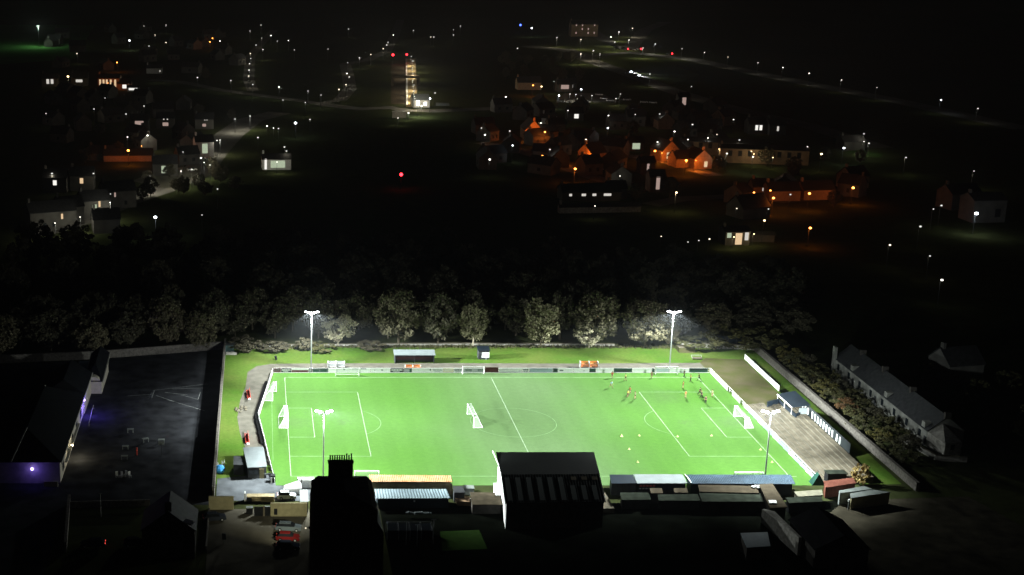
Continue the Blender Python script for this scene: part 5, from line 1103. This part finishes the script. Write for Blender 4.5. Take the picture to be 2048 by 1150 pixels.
run([(1322.5, 472.7), (1376, 484), (1397.7, 481), (1419, 478)], 'w', 'small white lamp in the lone row left of the beige house, {} of four', 'lamps left of the beige lit house', 0, .32, 4)
run([(1473.6, 417), (1537, 418), (1529, 441, 'y'), (1780, 490), (1884, 560), (1860, 512, 'd')], 'w', 'white lamp on the dark lower right, {} from the left and top', 'lamps on the dark lower right', 60, .36)
run([(1883, 411), (1867, 418), (1841, 453, 'd'), (1581, 389)], 'd', 'dull lamp near the bright lamp at the right edge, {} of four', 'dull lamps near the right edge', 60, .42)
# brighter single lamps
for px, py, k, r, pw, lab in ((259, 81, 'b', .75, 700, 'bright white lamp high in the far left of the town'), (136, 153, 'y', .7, 700, 'yellow lamp at the far left above a dim yard'), (591, 246, 'b', .7, 420, 'bright white lamp left of centre below the loop road'),
    (310.6, 434.5, 'b', .62, 420, 'bright bluish white lamp alone on the dark ground at the left'), (295, 271, 'w', .45, 900, 'white lamp over a small lit fan of ground at the left'), (256.5, 301, 'o', .62, 1500, 'bright orange lamp over long low roofs at the left'),
    (234, 125, 'o', .5, 700, 'orange lamp standing above the orange lit wall at the far left'), (425, 76.5, 'o', .5, 600, 'orange white lamp, upper of the far left trio'), (419.6, 83.5, 'o', .5, 500, 'orange white lamp, lower of the far left trio'), (440, 82, 'w', .5, 300, 'white lamp right of the far left orange trio'),
    (1063.6, 56, 'b', .8, 500, 'bright white lamp beside the blue light at the top'), (1066, 170.6, 'o', .5, 1100, 'orange lamp at the distant orange house above the estate'), (1083, 173, 'y', .5, 700, 'warm lamp just right of the distant orange house'),
    (1090, 264, 'o', .5, 1300, 'orange lamp right of the large orange gable'), (1084.5, 312, 'o', .5, 700, 'orange lamp on the curving estate road, nearest the left'), (1150.4, 337.7, 'o', .6, 1100, 'bright red orange lamp midway on the curving estate road'),
    (1310, 302, 'o', .55, 900, 'orange lamp left of the orange gable in mid estate'), (1372.6, 321, 'o', .6, 1100, 'bright orange lamp left of the rightmost orange gable'), (1353, 385, 'y', .42, 700, 'orange white lamp over faint red ground'),
    (1547, 396, 'o', .55, 900, 'bright orange lamp at the left of the lower orange row'), (1619, 387, 'o', .55, 900, 'bright orange lamp at the middle of the lower orange row'), (1706.4, 375.6, 'o', .6, 1000, 'bright orange lamp at the right end of the lower orange row'),
    (1620.6, 456, 'o', .52, 500, 'red orange lamp alone below the orange row'), (1508, 385, 'o', .38, 500, 'small orange lamp at the far left of the lower orange row'), (1541, 381, 'o', .36, 300, 'small orange lamp just above the lower orange row'), (1953, 427, 'b', .7, 1100, 'very bright white lamp on the pale building at the right edge'),
    (860, 197, 'b', .5, 500, 'white lamp over the station forecourt'), (870, 186, 'd', .5, 0, 'thin pale lamp standing right of the station building'), (1454, 307, 'w', .36, 500, 'low white lamp before the left half of the pale school'), (1506, 313.6, 'w', .36, 600, 'low white lamp before the right half of the pale school')):
    street_lamp(px, py, k, lab, None, pw, 6.5 if k == 'o' else 7.5, r)
def signal(px, py, col, label, h=6, r=.6, name='signal_light', cat='signal'):
    x, y = G(px, py, h); t = thing(name, label, cat, (x, y, 0)); MB().tube((0, .3, 0), (0, .3, h+.6), .1, n=6).build('post', M['dark'], t)
    MB().box((0, .25, h), (.7, .25, 1.4)).build('hood', M['black'], t); MB().ball((0, 0, h), r, 8, 6).build('lens', col, t)
    ld = bpy.data.lights.new('signal_glow', 'POINT'); ld.energy = 120; ld.color = (1, .03, .03) if col == E_R else (.05, .1, 1); ld.shadow_soft_size = .2; lo = bpy.data.objects.new('signal_glow', ld); COL.objects.link(lo); lo.parent = t; lo.location = (0, -1.2, h)
signal(786, 109.6, E_R, 'red railway signal left of the platform top', 7, .75); signal(813.5, 109, E_R, 'red railway signal directly above the platform top', 7, .62)
signal(802.5, 349, E_R, 'lone red signal in the black middle of the photo', 6, .62); signal(1041, 50, E_BL, 'single blue light at the very top', 6, .8, 'blue_light', 'light')
# ------------------------------------------------------------------ the town: station
px_t = lambda px, py: Vector(G(px, py))
struct('railway', MB().sheet([G(782, 208), G(782, 123), G(809, 120), G(812, 208)], .035), mat('ballast', (.075, .06, .042), .95, .35, .3))
pf = thing('station_platform', 'long lit station platform running away at top centre', 'platform', (0, 0, 0))
a, b, c, d = G(812, 210, 1), G(836, 208, 1), G(831, 117, 1), G(811, 117, 1)
MB().prism([a, b, c, d], 0, 1.0).build('deck', mat('platform_paving', (.4, .31, .16), .9, .25, .15), pf)
MB().ribbon([Vector(a)+Vector((.6, 0)), Vector(d)+Vector((.6, 0))], .9, 1.02).build('white_edge', M['white'], pf)
e1, e2 = G(834, 205, 1), G(829, 120, 1)
fe = MB(); n = 30
for i in range(n):
    p, q = Vector(e1).lerp(Vector(e2), i/n), Vector(e1).lerp(Vector(e2), (i+.8)/n); fe.add([(p.x, p.y, 1), (q.x, q.y, 1), (q.x, q.y, 2.4), (p.x, p.y, 2.4)], [(0, 1, 2, 3)])
fe.build('fence', M['white'], pf)
br = thing('footbridge', 'dark footbridge crossing the railway at the middle of the platform', 'footbridge', (0, 0, 0)); a, b = G(785, 154, 5.5), G(838, 153, 5.5)
MB().box(((a[0]+b[0])/2, (a[1]+b[1])/2, 5.5), (b[0]-a[0], 3, 1.4)).build('deck', M['brown'], br)
for p in (a, b): MB().box((p[0], p[1], 2.5), (1.4, 2.6, 5)).build('tower', M['brown'], br)
for i, (px, py, pw, lab) in enumerate(((822.5, 113, 2400, 'top'), (826, 122, 2600, 'second'), (825, 135, 3000, 'third'), (826, 147, 2200, 'fourth'), (826, 160, 2400, 'fifth'), (828, 170, 3200, 'sixth'), (828, 182, 3600, 'seventh'), (829, 193, 3600, 'lowest'))):
    street_lamp(px, py, 'd', f'platform lamp on the lit station platform, {lab} of eight', 'platform lamps', int(pw*1.7), 7.5, .55 if i in (1, 6) else .36)
gable_house(*(G(840, 213)), 9, 8, 4.2, 2.6, .1, 'bright white station building at the foot of the platform', M['white'], M['paleroof'], 'station', lit=(('s', -2, 2, 1.6, 1.8, E_W), ('s', 2, 2, 1.6, 1.8, E_W)), name='station_building')
street_lamp(836, 203, 'b', 'bright lamp right over the white station building', None, 3200, 8, .9); street_lamp(843, 212, 'w', 'lamp before the white station building', None, 2600, 6, .5)
roof_on('bus_shelter', 'long pale canopy right of the white station building', 'canopy', [(872, 205), (898, 206), (899, 211), (872, 211)], 3.2, 3.0, 'paleroof', None)
roof_on('bridge_parapet', 'dim yellow lit bridge wall below the railway', 'bridge', [(784, 222), (812, 222), (814, 223), (784, 223)], 3.4, 3.4, 'harl', 'harl')
street_lamp(817, 226, 'w', 'white lamp by the bridge wall below the railway', None, 700, 4, .5); street_lamp(796, 236, 'w', 'faint lamp before the bridge wall below the railway', None, 300, 4, .25)
# ------------------------------------------------------------------ the town: houses with lit windows
EW1 = emit('window_warm', (1, .7, .4), .85); EW2 = emit('window_white', (1, .95, .85), .7); EW3 = emit('window_pink', (1, .72, .62), .4); EW4 = emit('window_green', (.85, 1, .7), .5); EW5 = emit('window_bright', (1, .97, .9), 1.1)
def house_px(px, py, w, d, h, rh, rz, label, wm='harl', rm='slate', lit=(), **kw):
    x, y = G(px, py); return gable_house(x, y, w, d, h, rh, rz, label, M[wm], M[rm], lit=lit, **kw)
HS = [
 (102, 172, 10, 8, 5, 3, 0, 'dark house with two tall lit windows at the left edge', 'house', (('s', -1.3, 3.2, 1.6, 2.8, EW2), ('s', 1.3, 3.2, 1.6, 2.8, EW2))),
 (160, 170, 10, 8, 5, 3, 0, 'dark house with one wide lit window left of the orange wall', 'house', (('s', 0, 3, 4, 1.6, EW2),)),
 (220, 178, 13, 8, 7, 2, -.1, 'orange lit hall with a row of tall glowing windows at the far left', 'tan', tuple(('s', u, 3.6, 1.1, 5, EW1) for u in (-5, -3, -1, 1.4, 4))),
 (250, 179, 8, 7, 4, 2.5, 0, 'dark house with a bright yellow window right of the orange hall', 'tan', (('s', 0, 2.2, 2.4, 2.2, EW5),)),
 (267, 182, 7, 6, 2.4, 1, 0, 'low building with a bright white sill light right of the orange hall', 'white', (('s', 0, 1.5, 5, 1.2, EW5),)),
 (280, 258, 9, 8, 5, 2.6, 0, 'dark house with one broad pinkish lit window', 'house', (('s', 0, 3.4, 4.2, 2.3, EW3),)),
 (332, 254, 9, 8, 5, 2.6, 0, 'dark house with a lit window under two small lights', 'house', (('s', 0, 2, 2.8, 1.7, EW3), ('s', -.8, 4.5, .6, .6, EW2), ('s', 1.0, 4.5, .6, .6, EW2))),
 (409, 256, 9, 8, 5, 2.6, 0, 'dark house with a small dim window under two dots of light', 'house', (('s', 0, 2, 1.8, 1.4, EW3), ('s', .3, 4.6, .5, .5, EW2), ('s', 1.4, 4.6, .5, .5, EW2))),
 (407, 312, 8, 8, 7, 2.5, .2, 'tall pale gable house left of centre on the bend', 'white', (('s', 0, 4, 2.4, 4.2, EW4),)),
 (330, 348, 10, 8, 5, 3, .1, 'pale house with an arched bright window beside the small square', 'house', (('s', -.6, 2.6, 2.0, 3.0, EW4),)),
 (257, 320, 21, 8, 2.8, 2.4, .03, 'long low roofed row lit orange at the left', 'tan', ()),
 (205, 318, 11, 8, 3.2, 3, -.1, 'dark roofed house at the left end of the orange row', 'house', ()),
 (552, 336, 12, 9, 4.5, 1.8, .05, 'bright white walled building left of centre', 'white', (('s', -4.6, 2.5, .9, 4.4, EW5), ('s', .5, 2.4, 6, 3.0, EW4))),
 (113, 382, 9, 8, 6, 3, 0, 'dark house with a round white window at the left edge', 'house', (('s', 0, 4, 1.4, 1.9, EW5),)),
 (166, 378, 9, 8, 6, 3, 0, 'dark house with one warm upright window', 'house', (('s', 0, 4, 1.3, 2.1, EW1),)),
 (102, 455, 16, 9, 6.5, 3, .35, 'dim lit terrace front at the left edge with one faint window', 'house', (('s', 3, 4.6, .7, 1.8, EW1), ('s', -3, 2, 1, 1.4, DG), ('s', 0, 2, 1, 1.4, DG))),
 (138, 445, 9, 9, 6.5, 3, .35, 'dim terrace front with a narrow yellow window', 'house', (('s', 0, 4.0, .9, 2.4, EW5),)),
 (187, 432, 10, 9, 6.5, 3, .35, 'dim terrace front with a square yellow window and two tall ones', 'house', (('s', -.6, 4.0, 1.5, 2.2, EW4), ('s', 1.2, 5.2, .7, 2.2, EW1))),
 (235, 412, 12, 9, 6.5, 3, .35, 'dim terrace front with one thin faint window', 'house', (('s', -2, 5.2, .6, 1.6, EW3), ('s', 2, 2, 1, 1.4, DG))),
 (212, 462, 9, 8, 5, 3, .2, 'faint grey house below the left street', 'house', ()),
 (309, 146, 10, 7, 3.5, 2, 0, 'pale roofed shed beside a lamp right of the orange hall', 'white', ()),
 (1127, 182, 9, 7, 4.5, 2.5, 0, 'house with a dim curtained wide window above the car park', 'house', (('s', 0, 2.8, 4.6, 2.4, EW3),)),
 (1140, 180, 6, 7, 4.5, 2.5, 0, 'narrow house with a bright small window above the car park', 'house', (('s', 0, 3, 1.6, 2.6, EW2),)),
 (1166, 72, 22, 10, 10, 3, 0, 'distant block of warm lit windows at the top right of centre', 'tan', tuple(('s', -7+5*i, 3+3.2*j, .9, 1.5, EW3) for i in range(4) for j in range(3) if (i+j) % 3 != 1)),
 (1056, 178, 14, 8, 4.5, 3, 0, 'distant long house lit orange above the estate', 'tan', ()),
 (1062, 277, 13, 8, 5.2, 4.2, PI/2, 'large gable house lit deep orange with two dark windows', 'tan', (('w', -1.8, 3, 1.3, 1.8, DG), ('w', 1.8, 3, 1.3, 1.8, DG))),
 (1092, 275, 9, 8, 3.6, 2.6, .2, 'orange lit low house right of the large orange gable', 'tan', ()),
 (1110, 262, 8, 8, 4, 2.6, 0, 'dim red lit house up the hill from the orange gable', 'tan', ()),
 (1148, 239, 8, 7, 4, 2.5, 0, 'dark house with a small yellow window below the car park', 'house', (('s', .4, 2.2, 2.2, 2.2, EW5),)),
 (1098, 246, 7, 6, 3, 2, -.3, 'small pale roofed house above the large orange gable', 'white', (('s', 0, 1.6, 2.6, .8, EW2),)),
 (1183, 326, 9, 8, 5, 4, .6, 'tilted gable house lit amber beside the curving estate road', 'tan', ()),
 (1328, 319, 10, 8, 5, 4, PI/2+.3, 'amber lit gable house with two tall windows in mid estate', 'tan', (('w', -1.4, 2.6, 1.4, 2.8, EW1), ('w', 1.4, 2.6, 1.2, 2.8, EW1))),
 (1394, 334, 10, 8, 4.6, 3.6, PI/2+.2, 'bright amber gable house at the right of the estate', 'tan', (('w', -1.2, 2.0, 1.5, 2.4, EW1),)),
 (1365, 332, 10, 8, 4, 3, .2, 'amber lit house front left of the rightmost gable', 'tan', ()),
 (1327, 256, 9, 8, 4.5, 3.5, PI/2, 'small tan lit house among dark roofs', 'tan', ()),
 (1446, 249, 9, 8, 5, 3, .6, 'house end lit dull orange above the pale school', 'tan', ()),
 (1268, 300, 7, 7, 4, 2.4, 0, 'dark house with one square greenish white window', 'house', (('s', 0, 2.4, 3.4, 2.8, EW4),)),
 (1236, 368, 10, 8, 5, 3, PI/2, 'faint grey house at the end of the curving road', 'house', (('w', 0, 2.4, 1.2, 1.4, DG),)),
 (1230, 394, 7, 7, 4, 2.4, 0, 'dark house with one upright lit window', 'house', (('s', 0, 2.6, 1.5, 2.5, EW2),)),
 (1177, 398, 22, 8, 3.6, 2.4, .05, 'low dark row with a line of four small lit panes', 'house', tuple(('s', u, 2.4, ww, .9, EW2) for u, ww in ((-8, 1), (-3, 1.6), (1, 1.4), (6, 2.8)))),
 (1198, 424, 30, 3, 2.4, 1, .09, 'long pale wall like building on dark ground', 'stone_pale', ()),
 (1310, 381, 6, 7, 6, 2.4, 0, 'dark house with one tall pale window', 'house', (('s', 0, 3.6, 1.4, 5, EW3),)),
 (1291, 347, 6, 7, 5, 2.4, 0, 'dark house with a thin pale window', 'house', (('s', 0, 3.4, 1.0, 2.8, EW3),)),
 (1511, 266, 9, 8, 5, 3, 0, 'dark house with two bright upright windows together', 'house', (('s', -1.0, 3.2, 1.3, 2.4, EW5), ('s', 1.0, 3.2, 1.3, 2.4, EW5))),
 (1549, 268, 8, 8, 5, 3, 0, 'dark house with one thin lit window', 'house', (('s', 0, 3.2, .9, 2.2, EW2),)),
 (1364, 218, 6, 6, 7, 2, 0, 'dark house with a tall pale stair window', 'house', (('s', 0, 4, 2, 5.2, EW3),)),
 (1448, 308, 36, 10, 5.8, 1.2, -.32, 'long pale school block, left half', 'school', tuple(('s', -14+4*i, 4.2, 1.6, 2.4, DG) for i in range(8))),
 (1525, 324, 36, 10, 6.2, 1.2, -.22, 'long pale school block, right half', 'school', tuple(('s', -14+4*i, 4.2, 1.6, 2.4, DG) for i in range(8))),
 (1521, 393, 8, 7, 4.5, 2.6, 0, 'house with two small stacked lit windows in the lower orange row', 'tan', (('s', 0, 3.4, 1.4, 1.2, EW2), ('s', 0, 1.5, 1.4, 1.2, EW2))),
 (1560, 398, 12, 8, 4, 2.8, .1, 'orange lit house front in the lower orange row', 'tan', ()),
 (1628, 396, 12, 8, 4, 2.8, .1, 'low house lit by the middle orange lamp', 'tan', ()),
 (1704, 374, 9, 8, 5, 3.4, .4, 'house lit deep orange at the end of the lower row', 'tan', ()),
 (1495, 432, 12, 9, 4, 4, .4, 'faint pale roofed house above the beige lit house', 'house', ()),
 (1466, 486, 8, 7, 4.6, 1.2, .05, 'beige lit house front with a bright porch on the lower right', 'house', (('s', -2.8, 3.4, 1.4, 1.6, EW4), ('s', .4, 2.2, 2.2, 3.8, EW1), ('s', 3, 3, 1.2, 2.6, EW2))),
 (1515, 482, 10, 3, 2.6, .6, -.15, 'low beige garden building right of the lit porch', 'house', ()),
 (1915, 415, 12, 9, 6, 3, .2, 'grey house with one lit pair of panes near the right edge', 'house', (('s', 1, 3.4, 2, 3.0, EW2),)),
 (1962, 440, 12, 9, 8, 2, .1, 'pale building with a brightly lit wall at the right edge', 'house', (('s', 3, 3.4, 2, 3.0, DG),)),
 (1700, 298, 10, 8, 4, 2.4, .1, 'dim house beside the small green lit lawn', 'house', ()),
 (155, 103, 12, 8, 5, 3.4, .2, 'faint pale roofed house in the far top left', 'house', ()),
]
for px, py, w_, d_, h_, rh_, rz_, lab, wm, lit in HS: house_px(px, py, w_, d_, h_, rh_, rz_, lab, wm, lit=lit, chim=1)
# facades lit by lamps close by
for px, py, k, pw, h, lab in ((1060, 284, 'o', 3400, 5, 'orange lamp at the foot of the large orange gable'), (1176, 331, 'o', 2200, 4.5, 'orange lamp below the tilted amber gable'), (1324, 326, 'o', 1800, 4.5, 'orange lamp below the mid estate amber gable'), (1392, 341, 'o', 2000, 4.5, 'orange lamp below the bright amber gable'),
    (1440, 253, 'o', 450, 4.5, 'orange lamp below the dull orange house end'), (1324, 260, 'y', 250, 4.5, 'warm lamp below the small tan house'), (228, 316, 'o', 700, 5, 'orange lamp at the left of the long low roofed row'), (283, 312, 'o', 700, 5, 'orange lamp at the right of the long low roofed row'),
    (216, 186, 'o', 700, 5, 'orange lamp before the hall with tall windows'), (1438, 318, 'y', 420, 5, 'warm lamp at the foot of the pale school, left'), (1508, 328, 'y', 700, 5, 'warm lamp at the foot of the pale school, middle'), (1546, 335, 'y', 420, 5, 'warm lamp at the foot of the pale school, right'),
    (1468, 494, 'y', 420, 4, 'warm porch lamp before the beige lit house'), (1508, 488, 'y', 300, 4, 'warm lamp before the low beige garden building'), (554, 344, 'w', 600, 5, 'lamp before the bright white walled building'), (1240, 372, 'w', 160, 5, 'faint lamp by the grey house ending the curving road'),
    (1190, 432, 'w', 90, 5, 'faint lamp before the long pale wall'), (300, 372, 'w', 2600, 7, 'white lamp over the small square at the left'), (362, 362, 'w', 2400, 7, 'white lamp at the right of the small square'), (470, 258, 'w', 3080, 7, 'lamp on the bend above the small square'), (500, 252, 'w', 2240, 7, 'lamp at the top of the left street'), (440, 300, 'w', 2240, 7, 'lamp on the left street below its bend'), (408, 345, 'w', 2380, 7, 'lamp on the left street beside the small square'), (220, 425, 'w', 1680, 7, 'lamp low on the left street before the terraces'), (110, 466, 'w', 1500, 6, 'lamp before the dim terrace front, left'), (160, 454, 'w', 1300, 6, 'lamp before the dim terrace front, right'),
    (1728, 303, 'w', 1100, 6, 'lamp lighting the small green lawn'), (1200, 128, 'w', 1500, 8, 'road lamp over the verge, left of the headlights'), (1300, 168, 'w', 900, 8, 'road lamp right of the headlights')):
    street_lamp(px, py-20, k, lab, None, pw, h, .22)
# green lit sports field at the far top left
t = thing('sports_field_mast', 'dark mast lighting the green patch at the top left', 'floodlight mast', (*G(78, 94), 0)); MB().tube((0, 0, 0), (0, 0, 16), .2, n=6).build('pole', M['dark'], t); MB().box((0, -.3, 16), (2.4, .5, .5)).build('floodlight', M['dark'], t)
ld = bpy.data.lights.new('field_lamp', 'POINT'); ld.energy = 9000; ld.color = (.8, 1, .75); ld.shadow_soft_size = .4; lo = bpy.data.objects.new('field_lamp', ld); COL.objects.link(lo); lo.parent = t; lo.location = (0, -1, 15)
# cars on the roads and in the far car park
def far_car(px, py, rz, label, head=None, tail=None, paint='grey_cont', grp='distant cars'):
    x, y = G(px, py); t = thing('car', label, 'car', (x, y, .05), rz, grp)
    MB().add([(-2.1, -.85, .3), (2.1, -.85, .3), (2.1, .85, .3), (-2.1, .85, .3), (-2.1, -.85, .95), (2.0, -.85, .8), (2.0, .85, .8), (-2.1, .85, .95)], [(3, 2, 1, 0), (4, 5, 6, 7), (0, 1, 5, 4), (1, 2, 6, 5), (2, 3, 7, 6), (3, 0, 4, 7)]).build('body', M[paint], t)
    MB().add([(-1.7, -.75, .93), (1.0, -.75, .88), (1.0, .75, .88), (-1.7, .75, .93), (-1.3, -.6, 1.45), (.3, -.6, 1.45), (.3, .6, 1.45), (-1.3, .6, 1.45)], [(4, 5, 6, 7), (0, 1, 5, 4), (1, 2, 6, 5), (2, 3, 7, 6), (3, 0, 4, 7)]).build('window', M['glass'], t)
    for xx in (-1.3, 1.3):
        for yy in (-.8, .8): MB().tube((xx, yy-.1, .31), (xx, yy+.1, .31), .31, n=8).build('wheel', M['tyre'], t)
    for yy in (-.6, .6):
        if head: MB().ball((2.1, yy, .65), .42, 8, 5).build('headlight', head, t)
        if tail: MB().ball((-2.15, yy, .8), .5, 8, 5).build('tail_light', tail, t)
    if head:
        ld = bpy.data.lights.new('beam', 'SPOT'); ld.energy = 26000; ld.spot_size = 1.0; ld.color = (.9, .95, 1); lo = bpy.data.objects.new('beam', ld); COL.objects.link(lo); lo.parent = t; lo.location = (2.6, 0, .8); lo.rotation_euler = (0, -PI/2+.12, 0)
    if tail:
        ld = bpy.data.lights.new('tail_glow', 'POINT'); ld.energy = 160; ld.color = (1, .05, .03); lo = bpy.data.objects.new('tail_glow', ld); COL.objects.link(lo); lo.parent = t; lo.location = (-3.2, 0, .9)
    return t
far_car(1257, 145, -.9, 'car with white headlights on, upper of the two on the slip road', E_B); far_car(1273, 152, -.9, 'car with white headlights on, lower of the two on the slip road', E_B)
for px, py, lab in ((1250, 100, 'car with bright red tail lights, leftmost on the far road'), (1276, 100, 'car with red tail lights, second on the far road'), (1338, 109.5, 'car with red tail lights, rightmost on the far road')): far_car(px, py, 2.9, lab, None, E_R)
for i, (px, py) in enumerate(((1121, 204), (1162, 200), (1172, 205), (1198, 191), (1208, 199), (1220, 203), (1254, 201), (1288, 206), (1306, 207))): far_car(px, py, R.uniform(-.6, .6), f'pale parked car glinting in the far car park, {ORD[i]} from the left', None, None, 'white', 'parked cars in the far car park')
for i, (px, py) in enumerate(((1140, 196), (1152, 197), (1184, 199), (1232, 205))): street_lamp(px, py-8, 'w', f'low lamp among the far parked cars, {ORD[i]} from the left', 'low lamps in the far car park', 420, 4, .22)
far_car(1196, 341, .2, 'white car parked below the tilted amber gable', None, None, 'white'); far_car(384, 342, .4, 'pale car parked on the bend of the left street', None, None, 'white'); far_car(404, 321, .6, 'white car parked beneath the tall pale gable', None, None, 'white')
# dark unlit houses filling the estates and dark trees between them
dk = random.Random(12); spots = []
for _ in range(400):
    z_ = dk.random()
    px, py = (dk.uniform(960, 1460), dk.uniform(215, 350)) if z_ < .45 else (dk.uniform(1460, 1760), dk.uniform(370, 410)) if z_ < .58 else (dk.uniform(90, 420), dk.uniform(180, 330)) if z_ < .85 else (dk.uniform(100, 480), dk.uniform(60, 150))
    p = Vector(G(px, py))
    if all((p-q).length > 15 for q in spots) and all((p-Vector(G(h_[0], h_[1]))).length > 15 for h_ in HS):
        spots.append(p)
house0 = None
for i, p in enumerate(spots[:75]):
    gg = 'unlit houses of the right estate' if p.x > 60 else 'unlit houses of the left town'
    lab = 'unlit slate roofed house among the lamps of the right estate' if p.x > 60 else 'unlit slate roofed house among the lamps of the left town'
    if house0 is None:
        house0 = gable_house(p.x, p.y, 9.5, 7.5, 4.6, 3, dk.uniform(0, 3), lab, M['house'], M['slate'], lit=(('s', -2, 2.2, 1.3, 1.5, DG), ('s', 2, 2.2, 1.3, 1.5, DG), ('n', 0, 2.2, 1.3, 1.5, DG)), grp=gg)
    else: dup(house0, lab, (p.x, p.y, 0), dk.uniform(0, 3), gg, (dk.uniform(.85, 1.25), 1, dk.uniform(.85, 1.1)))
for i in range(60):
    px, py = dk.choice(((dk.uniform(240, 480), dk.uniform(345, 420)), (dk.uniform(1000, 1170), dk.uniform(118, 165)), (dk.uniform(960, 1760), dk.uniform(240, 420)), (dk.uniform(90, 520), dk.uniform(150, 330))))
    x, y = G(px, py); tree(x, y, dk.uniform(5, 8), dk.uniform(5, 8), 'dark', 'dark garden tree hardly visible among the town lamps', 'dark garden trees in the town', name='garden_tree')

# ------------------------------------------------------------------ thin night air round everything
HAZE = 0.00015
if HAZE:
    hz = MB().box((300, 1145, 64), (2500, 3050, 130)).build('haze', None); hz['kind'] = 'stuff'
    hm = bpy.data.materials.new('night_air'); hm.use_nodes = True; n_ = hm.node_tree; n_.nodes.clear()
    o_ = n_.nodes.new('ShaderNodeOutputMaterial'); v_ = n_.nodes.new('ShaderNodeVolumePrincipled')
    v_.inputs['Color'].default_value = (.85, .93, 1, 1); v_.inputs['Density'].default_value = HAZE; v_.inputs['Anisotropy'].default_value = .2
    n_.links.new(v_.outputs[0], o_.inputs['Volume']); hz.data.materials.append(hm)

for o in bpy.data.objects:
    if o.get('label') and len(o['label'].replace(',', ' ').split()) > 16: print('LONG', o['label'])
